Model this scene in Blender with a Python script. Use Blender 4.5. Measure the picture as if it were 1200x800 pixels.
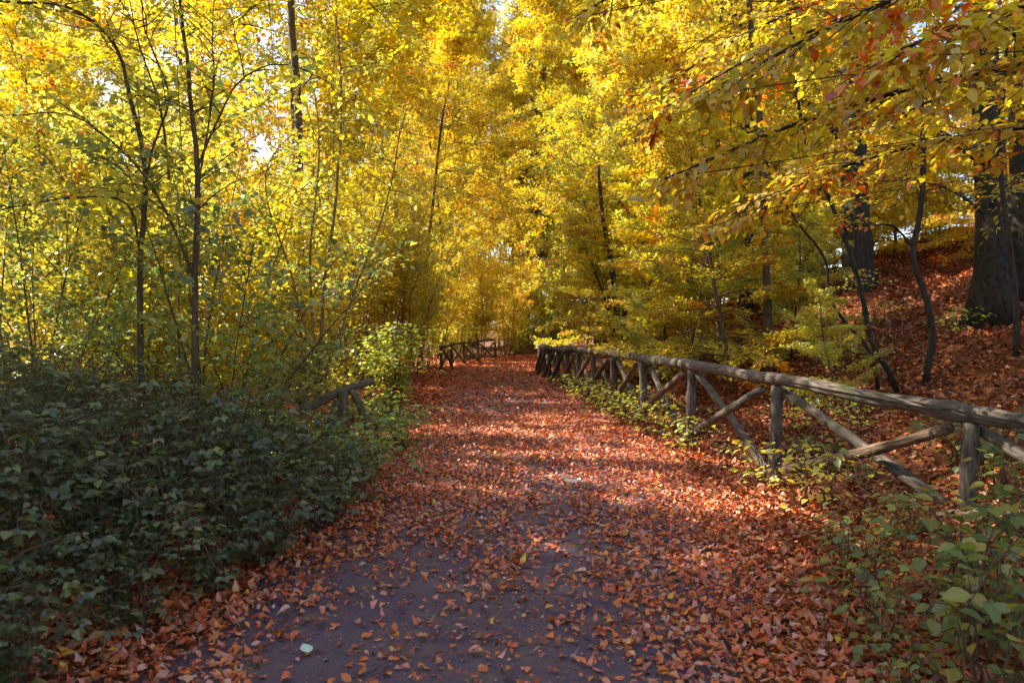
import bpy, math, random
import numpy as np
from mathutils import Vector, Matrix

# ------------------------------------------------------------------ camera, sky, sun, exposure
sc = bpy.context.scene
C = sc.collection
for o in list(bpy.data.objects):
    bpy.data.objects.remove(o)
cam_d = bpy.data.cameras.new('camera')
cam = bpy.data.objects.new('camera', cam_d); C.objects.link(cam)
cam_d.lens = 27.0; cam_d.sensor_width = 36.0; cam_d.clip_start = 0.05; cam_d.clip_end = 2000
cam.location = (0, 0, 1.55)
cam.rotation_euler = (math.radians(90 - 1.27), 0, 0)
cam_d.dof.use_dof = True; cam_d.dof.focus_distance = 7.0; cam_d.dof.aperture_fstop = 3.2
sc.camera = cam

SUN_AZ, SUN_EL = math.radians(-66), math.radians(41)     # azimuth clockwise from +Y
world = bpy.data.worlds.new('World'); sc.world = world; world.use_nodes = True
wn = world.node_tree
sky = wn.nodes.new('ShaderNodeTexSky'); sky.sky_type = 'NISHITA'; sky.sun_disc = False
sky.sun_elevation = SUN_EL; sky.sun_rotation = SUN_AZ
wn.links.new(sky.outputs[0], wn.nodes['Background'].inputs[0])
wn.nodes['Background'].inputs[1].default_value = 0.15
sun_d = bpy.data.lights.new('sun', 'SUN'); sun_d.energy = 5.0; sun_d.angle = math.radians(0.5)
sun_d.color = (1.0, 0.89, 0.70)
sun = bpy.data.objects.new('sun', sun_d); C.objects.link(sun)
S = Vector((math.sin(SUN_AZ) * math.cos(SUN_EL), math.cos(SUN_AZ) * math.cos(SUN_EL), math.sin(SUN_EL)))
sun.rotation_euler = S.to_track_quat('Z', 'Y').to_euler(); sun.location = S * 60
sc.view_settings.view_transform = 'Standard'; sc.view_settings.look = 'None'
sc.view_settings.gamma = 1; sc.view_settings.use_curve_mapping = False
sc.view_settings.exposure = 1.75
sc.render.engine = 'CYCLES'
cy = sc.cycles
cy.max_bounces = 9; cy.diffuse_bounces = 6; cy.glossy_bounces = 2; cy.transmission_bounces = 4; cy.transparent_max_bounces = 4
cy.caustics_reflective = False; cy.caustics_refractive = False
cy.use_denoising = True
cy.use_adaptive_sampling = True; cy.adaptive_threshold = 0.014
cy.sample_clamp_indirect = 6

rng = np.random.default_rng(11)
random.seed(5)

# ------------------------------------------------------------------ helpers: meshes
def tag(o, label=None, cat=None, group=None, kind=None):
    if label: o['label'] = label
    if cat: o['category'] = cat
    if group: o['group'] = group
    if kind: o['kind'] = kind
    return o

def empty(name, loc=(0, 0, 0), rz=0.0, s=1.0):
    o = bpy.data.objects.new(name, None); C.objects.link(o)
    o.location = loc; o.rotation_euler = (0, 0, rz); o.scale = (s, s, s); o.empty_display_size = 0.1
    return o

def new_mesh(name, V, F, mat, col=None, smooth=True, luv=None):
    """V (n,3); F list of int arrays (m,k)"""
    V = np.asarray(V, np.float32)
    me = bpy.data.meshes.new(name)
    Fs = [np.asarray(f, np.int32) for f in (F if isinstance(F, list) else [F]) if len(f)]
    me.vertices.add(len(V)); me.vertices.foreach_set('co', V.ravel())
    loops = np.concatenate([f.ravel() for f in Fs])
    cnt = np.concatenate([np.full(len(f), f.shape[1], np.int32) for f in Fs])
    start = np.concatenate([[0], np.cumsum(cnt)[:-1]]).astype(np.int32)
    me.loops.add(len(loops)); me.loops.foreach_set('vertex_index', loops)
    me.polygons.add(len(cnt)); me.polygons.foreach_set('loop_start', start)
    me.polygons.foreach_set('use_smooth', np.full(len(cnt), smooth, bool))
    if col is not None:
        a = me.attributes.new('col', 'FLOAT_COLOR', 'POINT')
        c4 = np.ones((len(V), 4), np.float32); c4[:, :3] = col
        a.data.foreach_set('color', c4.ravel())
    if luv is not None:
        a = me.attributes.new('luv', 'FLOAT_VECTOR', 'POINT')
        a.data.foreach_set('vector', np.asarray(luv, np.float32).ravel())
    me.update(calc_edges=True)
    me.materials.append(mat)
    return me

def mesh_obj(name, me, parent=None):
    o = bpy.data.objects.new(name, me); C.objects.link(o)
    if parent: o.parent = parent
    return o

def copy_tree(o, parent=None):
    c = o.copy(); C.objects.link(c); c.parent = parent
    for ch in KIDS.get(o.name, o.children):
        copy_tree(ch, c)
    return c
KIDS = {}
def freeze(root):                       # remember children lists once (obj.children scans the whole file)
    allk = {}
    for o in bpy.data.objects:
        if o.parent: allk.setdefault(o.parent.name, []).append(o)
    def rec(o):
        KIDS[o.name] = allk.get(o.name, [])
        for k in KIDS[o.name]: rec(k)
    rec(root)

def nrmz(v):
    return v / np.maximum(np.linalg.norm(v, axis=-1, keepdims=True), 1e-9)

class Tubes:
    """collects tapered tubes along polylines into one mesh"""
    def __init__(self): self.V = []; self.Q = []; self.T = []; self.n = 0
    def add(self, P, R, k=6, noise=0.0, flare=None, cap=True, knots=0.0):
        P = np.asarray(P, float); R = np.asarray(R, float); n = len(P)
        T = np.gradient(P, axis=0); T = nrmz(T)
        u = np.cross(T[0], [0, 0, 1.0]);
        if np.linalg.norm(u) < 1e-3: u = np.array([1.0, 0, 0])
        u = u / np.linalg.norm(u)
        th = np.arange(k) * 2 * math.pi / k
        ct, st = np.cos(th), np.sin(th)
        rings = []
        ph = rng.uniform(0, 6.28, 3)
        for i in range(n):
            u = u - T[i] * np.dot(u, T[i]); u /= np.linalg.norm(u)
            w = np.cross(T[i], u)
            r = np.full(k, R[i])
            if noise: r = r * (1 + noise * rng.normal(size=k))
            if flare is not None:
                r = r * (1 + flare[i] * (0.55 + 0.45 * np.cos(th * 3 + ph[0]) + 0.35 * np.cos(th * 5 + ph[1])))
            rings.append(P[i] + u * (ct * r)[:, None] + w * (st * r)[:, None])
        V = np.concatenate(rings)
        i0 = (np.arange(n - 1)[:, None] * k + np.arange(k)[None]).ravel()
        i1 = (np.arange(n - 1)[:, None] * k + (np.arange(k)[None] + 1) % k).ravel()
        Q = np.stack([i0, i1, i1 + k, i0 + k], 1) + self.n
        self.V.append(V); self.Q.append(Q); self.n += len(V)
        if cap:
            for idx, c, flip in ((0, P[0], True), (n - 1, P[-1], False)):
                ring = np.arange(k) + idx * k + self.n - len(V)
                cv = self.n
                t = np.stack([ring, np.roll(ring, -1), np.full(k, cv)], 1)
                if flip: t = t[:, ::-1]
                self.V.append(c[None]); self.T.append(t); self.n += 1
    def mesh(self, name, mat):
        F = []
        if self.Q: F.append(np.concatenate(self.Q))
        if self.T: F.append(np.concatenate(self.T))
        return new_mesh(name, np.concatenate(self.V), F, mat)

def spline(P, n):
    """smooth resample of control points"""
    P = np.asarray(P, float)
    d = np.concatenate([[0], np.cumsum(np.linalg.norm(np.diff(P, axis=0), axis=1))])
    m = len(P); t = np.linspace(0, d[-1], n); out = []
    tan = np.gradient(P, d, axis=0)
    for x in t:
        i = min(max(np.searchsorted(d, x) - 1, 0), m - 2)
        h = d[i + 1] - d[i]; s = (x - d[i]) / h
        out.append((2*s**3-3*s**2+1)*P[i] + (s**3-2*s**2+s)*h*tan[i] + (-2*s**3+3*s**2)*P[i+1] + (s**3-s**2)*h*tan[i+1])
    return np.array(out)

def walk(p, d, length, n, jit=0.12, up=0.0):
    """a wandering polyline; up>0 bends upward, <0 droops"""
    P = [np.array(p, float)]; d = np.array(d, float); d /= np.linalg.norm(d)
    st = length / n
    for i in range(n):
        d = d + rng.normal(size=3) * jit + np.array([0, 0, up])
        d /= np.linalg.norm(d)
        P.append(P[-1] + d * st)
    return np.array(P)

def at_t(P, t):
    x = t * (len(P) - 1); i = min(int(x), len(P) - 2); f = x - i
    return P[i] * (1 - f) + P[i + 1] * f, (P[i + 1] - P[i])

# ------------------------------------------------------------------ leaves
class Leaves:
    def __init__(self): self.p = []; self.d = []; self.n = []; self.l = []; self.c = []
    def add(self, p, d, n, l, c):
        self.p.append(p); self.d.append(d); self.n.append(n); self.l.append(l); self.c.append(c)
    def arrays(self):
        return [np.concatenate(x) for x in (self.p, self.d, self.n, self.l, self.c)]

def quad_leaves(p, d, n, l, c, wr=0.62, fold=0.16):
    d = nrmz(d); n = nrmz(n - d * (n * d).sum(-1, keepdims=True)); s = np.cross(d, n)
    L = l[:, None]; W = L * wr * 0.5
    m = p + d * L * 0.45 + n * W * fold * 2
    V = np.stack([p, m + s * W, p + d * L, m - s * W], 1).reshape(-1, 3)
    b = np.arange(len(p))[:, None] * 4
    F = np.concatenate([b + [0, 1, 2], b + [0, 2, 3]])
    return V, F, np.repeat(c, 4, axis=0)

# outline of a broad leaf: (along, half width)
ST = [(0.14, 0.25), (0.38, 0.50), (0.66, 0.38)]
ST5 = [(0.07, 0.20), (0.22, 0.42), (0.42, 0.50), (0.66, 0.38), (0.86, 0.17)]
def oval_leaves(p, d, n, l, c, wr=0.7, fold=0.22, curl=0.10, st=ST, vary=0.0):
    d = nrmz(d); n = nrmz(n - d * (n * d).sum(-1, keepdims=True)); s = np.cross(d, n)
    L = l[:, None]
    m = len(p)
    cu = rng.normal(curl, 0.07 + vary * .35, m)[:, None]
    wv = wr * (1 + vary * rng.normal(0, .45, m).clip(-1.0, .7))[:, None]
    f1 = fold + vary * rng.normal(0, 1.0, m)[:, None]; f2 = fold + vary * rng.normal(0, 1.0, m)[:, None]
    cols = [p]
    for a, w in st:
        mid = p + d * L * a - n * L * cu * (a * a) * 1.6
        W1 = L * wv * w * (1 + vary * rng.normal(0, .5, m)[:, None]); W2 = L * wv * w * (1 + vary * rng.normal(0, .5, m)[:, None])
        cols += [mid, mid + s * W1 + n * W1 * f1, mid - s * W2 + n * W2 * f2]
    cols.append(p + d * L - n * L * cu * 1.6)
    V = np.stack(cols, 1).reshape(-1, 3); k = len(st); nv = 3 * k + 2
    b = np.arange(len(p))[:, None] * nv; e = 3 * k - 2
    T = np.concatenate([b + t for t in ([0, 2, 1], [0, 1, 3], [e, e + 1, nv - 1], [e, nv - 1, e + 2])])
    Q = np.concatenate([b + q for i in range(k - 1) for q in ([3*i+1, 3*i+2, 3*i+5, 3*i+4], [3*i+1, 3*i+4, 3*i+6, 3*i+3])])
    return V, [Q, T], np.repeat(c, nv, axis=0)
LUV1 = [(0, 0, 0)]
for a, w in ST5: LUV1 += [(0, a, 0), (1, a, 0), (-1, a, 0)]
LUV1.append((0, 1, 0))

def pick(pal, n):
    """pal: list of (weight, (r,g,b)); blends of two picks for a continuous range"""
    w = np.array([x[0] for x in pal], float); w /= w.sum()
    cs = np.array([x[1] for x in pal])
    a = cs[rng.choice(len(pal), n, p=w)]; b = cs[rng.choice(len(pal), n, p=w)]
    f = rng.uniform(0, 0.45, n)[:, None]
    return (a * (1 - f) + b * f) * rng.uniform(0.8, 1.15, n)[:, None]

YEL = [(5, (.86, .625, .025)), (3, (.83, .66, .035)), (1.2, (.78, .52, .03)), (1.8, (.62, .62, .07))]
ORG = [(4, (.78, .24, .02)), (2, (.70, .14, .014)), (2, (.80, .40, .025)), (1, (.40, .08, .012))]
YGR = [(4, (.76, .68, .06)), (3, (.60, .62, .08)), (2, (.42, .52, .11)), (1.0, (.82, .60, .035))]
GRN = [(2, (.16, .25, .05)), (3, (.24, .34, .08)), (2.5, (.38, .43, .09)), (1.5, (.55, .50, .05))]
RBU = [(3, (.40, .46, .06)), (3, (.24, .34, .05)), (2, (.62, .56, .05)), (.6, (.74, .34, .03))]
BEE = [(5, (.74, .60, .04)), (3, (.58, .55, .045)), (.8, (.74, .36, .018)), (.28, (.62, .15, .012)), (.15, (.34, .08, .012))]
BRA = [(4, (.085, .115, .04)), (3, (.12, .16, .052)), (2, (.085, .085, .04)), (1.4, (.19, .24, .06)), (.25, (.30, .15, .05)), (.2, (.45, .36, .05))]
WEE = [(3, (.17, .22, .035)), (3, (.11, .17, .035)), (2, (.26, .28, .04)), (1, (.36, .30, .03))]
DRY = [(4, (.68, .17, .032)), (3.4, (.60, .095, .025)), (2.8, (.60, .24, .18)), (1.2, (.20, .06, .03)), (1.5, (.26, .075, .03)), (1.6, (.62, .22, .03)), (1.0, (.52, .33, .26)), (.25, (.72, .42, .03))]
HIL = [(.8, (.50, .26, .16)), (4, (.36, .09, .018)), (3, (.28, .065, .018)), (1.5, (.26, .12, .06)), (1.5, (.20, .055, .02)), (1.0, (.56, .18, .02))]

# ------------------------------------------------------------------ materials
def mat_new(name):
    m = bpy.data.materials.new(name); m.use_nodes = True
    nt = m.node_tree; nt.nodes.clear()
    out = nt.nodes.new('ShaderNodeOutputMaterial')
    return m, nt, out
def N(nt, t, **kw):
    n = nt.nodes.new(t)
    for k, v in kw.items(): setattr(n, k, v)
    return n

def leaf_mat(name, src='attr', ramp=None, trans=0.5, gloss=0.06, rough=0.45, hue=0.011, val=0.25, tsat=1.03, veins=False):
    m, nt, out = mat_new(name); L = nt.links.new
    oi = N(nt, 'ShaderNodeObjectInfo')
    if src == 'attr':
        a = N(nt, 'ShaderNodeAttribute', attribute_name='col'); colr = a.outputs['Color']
    else:
        r = N(nt, 'ShaderNodeValToRGB'); r.color_ramp.interpolation = 'LINEAR'
        els = r.color_ramp.elements
        while len(els) < len(ramp): els.new(0.5)
        for i, c in enumerate(ramp):
            els[i].position = i / max(1, len(ramp) - 1); els[i].color = (*c, 1)
        L(oi.outputs['Random'], r.inputs[0]); colr = r.outputs[0]
    hs = N(nt, 'ShaderNodeHueSaturation')
    mh = N(nt, 'ShaderNodeMapRange'); mh.inputs[3].default_value = 0.5 - hue; mh.inputs[4].default_value = 0.5 + hue
    mul = N(nt, 'ShaderNodeMath', operation='MULTIPLY'); mul.inputs[1].default_value = 7.31
    fr = N(nt, 'ShaderNodeMath', operation='FRACT')
    L(oi.outputs['Random'], mul.inputs[0]); L(mul.outputs[0], fr.inputs[0]); L(fr.outputs[0], mh.inputs[0])
    L(mh.outputs[0], hs.inputs['Hue'])
    tc = N(nt, 'ShaderNodeTexCoord')
    no = N(nt, 'ShaderNodeTexNoise'); no.inputs['Scale'].default_value = 38; no.inputs['Detail'].default_value = 2
    L(tc.outputs['Object'], no.inputs['Vector'])
    mv = N(nt, 'ShaderNodeMapRange'); mv.inputs[1].default_value = .25; mv.inputs[2].default_value = .75
    mv.inputs[3].default_value = 1 - val; mv.inputs[4].default_value = 1 + val
    L(no.outputs[0], mv.inputs[0]); L(mv.outputs[0], hs.inputs['Value']); L(colr, hs.inputs['Color'])
    base = hs.outputs[0]
    if veins:
        va = N(nt, 'ShaderNodeAttribute', attribute_name='luv')
        sx = N(nt, 'ShaderNodeSeparateXYZ'); L(va.outputs['Vector'], sx.inputs[0])
        ab = N(nt, 'ShaderNodeMath', operation='ABSOLUTE'); L(sx.outputs[0], ab.inputs[0])
        # side veins: stripes along v - 0.35*|u|, and the midrib at u = 0
        s1 = N(nt, 'ShaderNodeMath', operation='MULTIPLY_ADD'); s1.inputs[1].default_value = -0.28; L(ab.outputs[0], s1.inputs[0]); L(sx.outputs[1], s1.inputs[2])
        s2 = N(nt, 'ShaderNodeMath', operation='MULTIPLY'); s2.inputs[1].default_value = 56; L(s1.outputs[0], s2.inputs[0])
        s3 = N(nt, 'ShaderNodeMath', operation='SINE'); L(s2.outputs[0], s3.inputs[0])
        s4 = N(nt, 'ShaderNodeMapRange'); s4.inputs[1].default_value = .8; s4.inputs[2].default_value = 1; L(s3.outputs[0], s4.inputs[0])
        mr = N(nt, 'ShaderNodeMapRange'); mr.inputs[1].default_value = 0.10; mr.inputs[2].default_value = 0.0; L(ab.outputs[0], mr.inputs[0])
        mx = N(nt, 'ShaderNodeMath', operation='MAXIMUM'); L(s4.outputs[0], mx.inputs[0]); L(mr.outputs[0], mx.inputs[1])
        sc_ = N(nt, 'ShaderNodeMath', operation='MULTIPLY_ADD'); sc_.inputs[1].default_value = .45; sc_.inputs[2].default_value = 1.0; L(mx.outputs[0], sc_.inputs[0])
        vm = N(nt, 'ShaderNodeVectorMath', operation='SCALE'); L(base, vm.inputs[0]); L(sc_.outputs[0], vm.inputs['Scale'])
        base = vm.outputs[0]
    df = N(nt, 'ShaderNodeBsdfDiffuse'); L(base, df.inputs[0])
    tr = N(nt, 'ShaderNodeBsdfTranslucent')
    h2 = N(nt, 'ShaderNodeHueSaturation'); h2.inputs['Saturation'].default_value = tsat; h2.inputs['Value'].default_value = 1.1
    L(base, h2.inputs['Color']); L(h2.outputs[0], tr.inputs[0])
    mix = N(nt, 'ShaderNodeMixShader'); mix.inputs[0].default_value = trans
    L(df.outputs[0], mix.inputs[1]); L(tr.outputs[0], mix.inputs[2])
    gl = N(nt, 'ShaderNodeBsdfGlossy'); gl.inputs['Roughness'].default_value = rough; gl.inputs[0].default_value = (.9, .9, .9, 1)
    mg = N(nt, 'ShaderNodeMixShader'); mg.inputs[0].default_value = gloss
    L(mix.outputs[0], mg.inputs[1]); L(gl.outputs[0], mg.inputs[2]); L(mg.outputs[0], out.inputs[0])
    return m

def bark_mat(name, c1, c2, moss=None, scale=9, bump=0.5, stretch=0.25):
    m, nt, out = mat_new(name); L = nt.links.new
    tc = N(nt, 'ShaderNodeTexCoord'); mp = N(nt, 'ShaderNodeMapping'); mp.inputs['Scale'].default_value = (1, 1, stretch)
    L(tc.outputs['Object'], mp.inputs[0])
    n1 = N(nt, 'ShaderNodeTexNoise'); n1.inputs['Scale'].default_value = scale; n1.inputs['Detail'].default_value = 7; n1.inputs['Roughness'].default_value = .65
    L(mp.outputs[0], n1.inputs['Vector'])
    r = N(nt, 'ShaderNodeValToRGB'); r.color_ramp.elements[0].position = .34; r.color_ramp.elements[1].position = .68
    r.color_ramp.elements[0].color = (*c1, 1); r.color_ramp.elements[1].color = (*c2, 1); L(n1.outputs[0], r.inputs[0])
    col = r.outputs[0]
    if moss:
        n2 = N(nt, 'ShaderNodeTexNoise'); n2.inputs['Scale'].default_value = 2.4; n2.inputs['Detail'].default_value = 5
        L(tc.outputs['Object'], n2.inputs['Vector'])
        r2 = N(nt, 'ShaderNodeValToRGB'); r2.color_ramp.elements[0].position = .50; r2.color_ramp.elements[1].position = .64
        L(n2.outputs[0], r2.inputs[0])
        mx = N(nt, 'ShaderNodeMix', data_type='RGBA'); L(r2.outputs[0], mx.inputs[0]); L(col, mx.inputs[6]); mx.inputs[7].default_value = (*moss, 1)
        col = mx.outputs[2]
    b = N(nt, 'ShaderNodeBsdfPrincipled'); b.inputs['Roughness'].default_value = .85; b.inputs['Specular IOR Level'].default_value = .25
    L(col, b.inputs['Base Color'])
    bp = N(nt, 'ShaderNodeBump'); bp.inputs['Strength'].default_value = bump; bp.inputs['Distance'].default_value = .02
    L(n1.outputs[0], bp.inputs['Height']); L(bp.outputs[0], b.inputs['Normal']); L(b.outputs[0], out.inputs[0])
    return m

def ground_mat(name, cols, scale=26, rough=.95, bump=.6, patch=None, spec=.2):
    m, nt, out = mat_new(name); L = nt.links.new
    tc = N(nt, 'ShaderNodeTexCoord')
    v = N(nt, 'ShaderNodeTexVoronoi'); v.inputs['Scale'].default_value = scale; L(tc.outputs['Object'], v.inputs['Vector'])
    sp = N(nt, 'ShaderNodeSeparateXYZ'); L(v.outputs['Color'], sp.inputs[0])
    n1 = N(nt, 'ShaderNodeTexNoise'); n1.inputs['Scale'].default_value = 1.3; n1.inputs['Detail'].default_value = 8; L(tc.outputs['Object'], n1.inputs['Vector'])
    ad = N(nt, 'ShaderNodeMath', operation='MULTIPLY_ADD'); ad.inputs[1].default_value = .55
    sb = N(nt, 'ShaderNodeMath', operation='MULTIPLY_ADD'); sb.inputs[1].default_value = 1.0; sb.inputs[2].default_value = -.28
    L(n1.outputs[0], sb.inputs[0]); L(sp.outputs[0], ad.inputs[0]); L(sb.outputs[0], ad.inputs[2])
    r = N(nt, 'ShaderNodeValToRGB'); els = r.color_ramp.elements
    while len(els) < len(cols): els.new(.5)
    for i, c in enumerate(cols): els[i].position = i / (len(cols) - 1); els[i].color = (*c, 1)
    L(ad.outputs[0], r.inputs[0])
    b = N(nt, 'ShaderNodeBsdfPrincipled'); b.inputs['Roughness'].default_value = rough; b.inputs['Specular IOR Level'].default_value = spec
    L(r.outputs[0], b.inputs['Base Color'])
    bp = N(nt, 'ShaderNodeBump'); bp.inputs['Strength'].default_value = bump; bp.inputs['Distance'].default_value = .03
    L(sp.outputs[1], bp.inputs['Height']); L(bp.outputs[0], b.inputs['Normal']); L(b.outputs[0], out.inputs[0])
    return m

def asphalt_mat():
    m, nt, out = mat_new('path_asphalt'); L = nt.links.new
    tc = N(nt, 'ShaderNodeTexCoord')
    n1 = N(nt, 'ShaderNodeTexNoise'); n1.inputs['Scale'].default_value = 1.1; n1.inputs['Detail'].default_value = 9; n1.inputs['Roughness'].default_value = .62
    n2 = N(nt, 'ShaderNodeTexNoise'); n2.inputs['Scale'].default_value = 160; n2.inputs['Detail'].default_value = 3
    v = N(nt, 'ShaderNodeTexVoronoi'); v.inputs['Scale'].default_value = 210
    for x in (n1, n2, v): L(tc.outputs['Object'], x.inputs['Vector'])
    r = N(nt, 'ShaderNodeValToRGB'); e = r.color_ramp.elements
    e[0].position = .3; e[0].color = (.078, .044, .088, 1); e[1].position = .7; e[1].color = (.118, .080, .098, 1)
    L(n1.outputs[0], r.inputs[0])
    mx = N(nt, 'ShaderNodeMix', data_type='RGBA', blend_type='OVERLAY'); mx.inputs[0].default_value = .9
    L(r.outputs[0], mx.inputs[6]); L(n2.outputs[0], mx.inputs[7])
    n3 = N(nt, 'ShaderNodeTexNoise'); n3.inputs['Scale'].default_value = 7; n3.inputs['Detail'].default_value = 10; n3.inputs['Roughness'].default_value = .75; L(tc.outputs['Object'], n3.inputs['Vector'])
    r3 = N(nt, 'ShaderNodeValToRGB'); r3.color_ramp.elements[0].position = .48; r3.color_ramp.elements[1].position = .68; L(n3.outputs[0], r3.inputs[0])
    m3 = N(nt, 'ShaderNodeMix', data_type='RGBA'); L(r3.outputs[0], m3.inputs[0]); L(mx.outputs[2], m3.inputs[6]); m3.inputs[7].default_value = (.15, .105, .085, 1)
    v2 = N(nt, 'ShaderNodeTexVoronoi', feature='DISTANCE_TO_EDGE'); v2.inputs['Scale'].default_value = 1.1
    n4 = N(nt, 'ShaderNodeTexNoise'); n4.inputs['Scale'].default_value = 3; n4.inputs['Detail'].default_value = 6; L(tc.outputs['Object'], n4.inputs['Vector'])
    wv = N(nt, 'ShaderNodeVectorMath', operation='MULTIPLY_ADD'); wv.inputs[1].default_value = (.5, .5, .5); L(n4.outputs['Color'], wv.inputs[0]); L(tc.outputs['Object'], wv.inputs[2]); L(wv.outputs[0], v2.inputs['Vector'])
    cr = N(nt, 'ShaderNodeMapRange'); cr.inputs[1].default_value = .0; cr.inputs[2].default_value = .012; cr.inputs[3].default_value = .35; cr.inputs[4].default_value = 1; L(v2.outputs['Distance'], cr.inputs[0])
    mc = N(nt, 'ShaderNodeVectorMath', operation='SCALE'); L(m3.outputs[2], mc.inputs[0]); L(cr.outputs[0], mc.inputs['Scale'])
    b = N(nt, 'ShaderNodeBsdfPrincipled'); b.inputs['Roughness'].default_value = .72
    L(mc.outputs[0], b.inputs['Base Color'])
    bp = N(nt, 'ShaderNodeBump'); bp.inputs['Strength'].default_value = .7; bp.inputs['Distance'].default_value = .008
    L(v.outputs['Distance'], bp.inputs['Height']); L(bp.outputs[0], b.inputs['Normal']); L(b.outputs[0], out.inputs[0])
    return m

M_leaf = leaf_mat('autumn_leaves', trans=.58, val=.15)
M_litter = leaf_mat('dry_leaf_litter', trans=.12, gloss=.05, rough=.5, hue=.0, val=.3)
M_fallen = leaf_mat('fallen_leaf', 'obj', [(.30, .08, .03), (.48, .14, .03), (.42, .20, .14), (.56, .18, .03), (.52, .34, .27), (.40, .11, .03), (.66, .27, .03), (.46, .24, .18)], trans=.12, gloss=.06, hue=.012, val=.3, veins=True)
M_pale = leaf_mat('pale_leaf', 'obj', [(.42, .58, .46), (.46, .60, .48)], trans=.1, veins=True)
M_bramble_leaf = leaf_mat('bramble_leaf', 'obj', [(.095, .115, .04), (.13, .17, .05), (.11, .135, .045), (.11, .11, .05), (.15, .20, .05), (.13, .145, .06), (.095, .125, .045), (.17, .22, .06), (.10, .14, .06), (.22, .24, .05), (.28, .16, .06)], trans=.3, gloss=.045, rough=.42, hue=.02, veins=True)
M_weed_leaf = leaf_mat('weed_leaf', 'obj', [(.09, .15, .035), (.16, .21, .035), (.12, .19, .05), (.25, .27, .04), (.14, .19, .03), (.34, .29, .03), (.20, .24, .04), (.42, .30, .03)], trans=.45, gloss=.06, rough=.5, hue=.02, veins=True)
M_green_leaf = leaf_mat('fresh_green_leaf', 'obj', [(.12, .22, .05), (.20, .32, .07), (.15, .26, .05), (.28, .36, .07), (.18, .30, .06)], trans=.45, gloss=.05, hue=.015, veins=True)
M_orange_leaf = leaf_mat('orange_beech_leaf', 'obj', [(.74, .22, .02), (.72, .19, .016), (.78, .36, .025), (.55, .13, .014)], trans=.5, gloss=.05, hue=.01, veins=True)
M_beech_leaf = leaf_mat('beech_leaf', 'obj', [(.60, .53, .04), (.72, .56, .035), (.54, .50, .04), (.74, .56, .035), (.64, .54, .04), (.74, .30, .02), (.66, .56, .04), (.56, .52, .05), (.68, .56, .04), (.76, .54, .03)], trans=.55, gloss=.05, hue=.015, veins=True)
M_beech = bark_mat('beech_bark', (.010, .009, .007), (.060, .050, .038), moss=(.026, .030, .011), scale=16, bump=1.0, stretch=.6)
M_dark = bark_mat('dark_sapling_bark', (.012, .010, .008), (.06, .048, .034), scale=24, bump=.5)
M_stem = bark_mat('thin_stem_bark', (.05, .034, .02), (.15, .11, .06), scale=26, bump=.3)
M_twig = bark_mat('hazel_rod_bark', (.12, .075, .03), (.30, .20, .09), scale=22, bump=.2)
M_cane = bark_mat('bramble_cane', (.05, .03, .02), (.14, .09, .05), scale=30, bump=.2)
M_wood = bark_mat('weathered_fence_wood', (.028, .021, .018), (.20, .165, .148), moss=(.10, .10, .055), scale=34, bump=1.0, stretch=.2)
M_wood2 = bark_mat('barked_fence_brace', (.07, .045, .032), (.22, .15, .11), scale=26, bump=1.0, stretch=.25)
M_mossy = bark_mat('mossy_log', (.055, .042, .026), (.17, .13, .08), moss=(.07, .085, .02), scale=16, bump=.9)
M_ground = ground_mat('forest_floor', [(.028, .014, .009), (.065, .026, .012), (.13, .045, .016), (.21, .075, .022), (.09, .042, .022)], scale=17)
M_path = asphalt_mat()

# ------------------------------------------------------------------ terrain
PATH = spline([(-.95, -8), (-.55, 0), (-.30, 3.2), (.18, 6.3), (.14, 11.6), (-.05, 16), (-.28, 20), (-.42, 24), (-.36, 28), (.25, 33), (2.4, 37.6), (7, 41.2), (14, 43.6), (40, 46)], 220)[:, :2]
SEG_A = PATH[:-1]; SEG_D = PATH[1:] - PATH[:-1]; SEG_L2 = (SEG_D ** 2).sum(1)
def side(x, y):
    """signed distance to the path's centre line, right side positive"""
    x = np.atleast_1d(np.asarray(x, float)); y = np.atleast_1d(np.asarray(y, float))
    out = np.empty(len(x))
    for k in range(0, len(x), 20000):
        p = np.stack([x[k:k + 20000], y[k:k + 20000]], 1)
        r = p[:, None] - SEG_A[None]
        t = np.clip((r * SEG_D[None]).sum(2) / SEG_L2[None], 0, 1)
        q = r - SEG_D[None] * t[..., None]
        d2 = (q ** 2).sum(2); j = d2.argmin(1); ii = np.arange(len(p))
        d = SEG_D[j]; cr = d[:, 0] * r[ii, j][:, 1] - d[:, 1] * r[ii, j][:, 0]
        out[k:k + 20000] = np.sqrt(d2[ii, j]) * np.where(cr > 0, -1, 1)
    return out
def lump(x, y):
    return (.10 * np.sin(x * .9 + 1.3) * np.cos(y * .7) + .06 * np.sin(x * 2.1 + y * 1.3) + .03 * np.sin(x * 4.3 - y * 3.7 + 2))
def height(x, y):
    x = np.atleast_1d(np.asarray(x, float)); y = np.atleast_1d(np.asarray(y, float))
    s = side(x, y)
    r = np.maximum(s - 2.4 - .9 * np.clip((9.5 - y) / 4, 0, 1), 0); far = np.maximum(s - 5, 0)
    hill = .38 * r * r / (r + .6) + .007 * far ** 2
    hill = 13 * (1 - np.exp(-hill / 13))
    near = np.clip((y + 4) / 8, .35, 1)
    l = np.maximum(-s - 2.2, 0)
    left = .10 * np.minimum(l, 3) - .07 * np.maximum(l - 3, 0)
    left = np.maximum(left, -1.2)
    m = np.clip((np.abs(s) - 1.7) / 1.5, 0, 1)
    return hill * near + left + lump(x, y) * m * (1.2 + .6 * np.clip(s - 3, 0, 2))
def hz(x, y): return float(height(x, y)[0])

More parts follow.
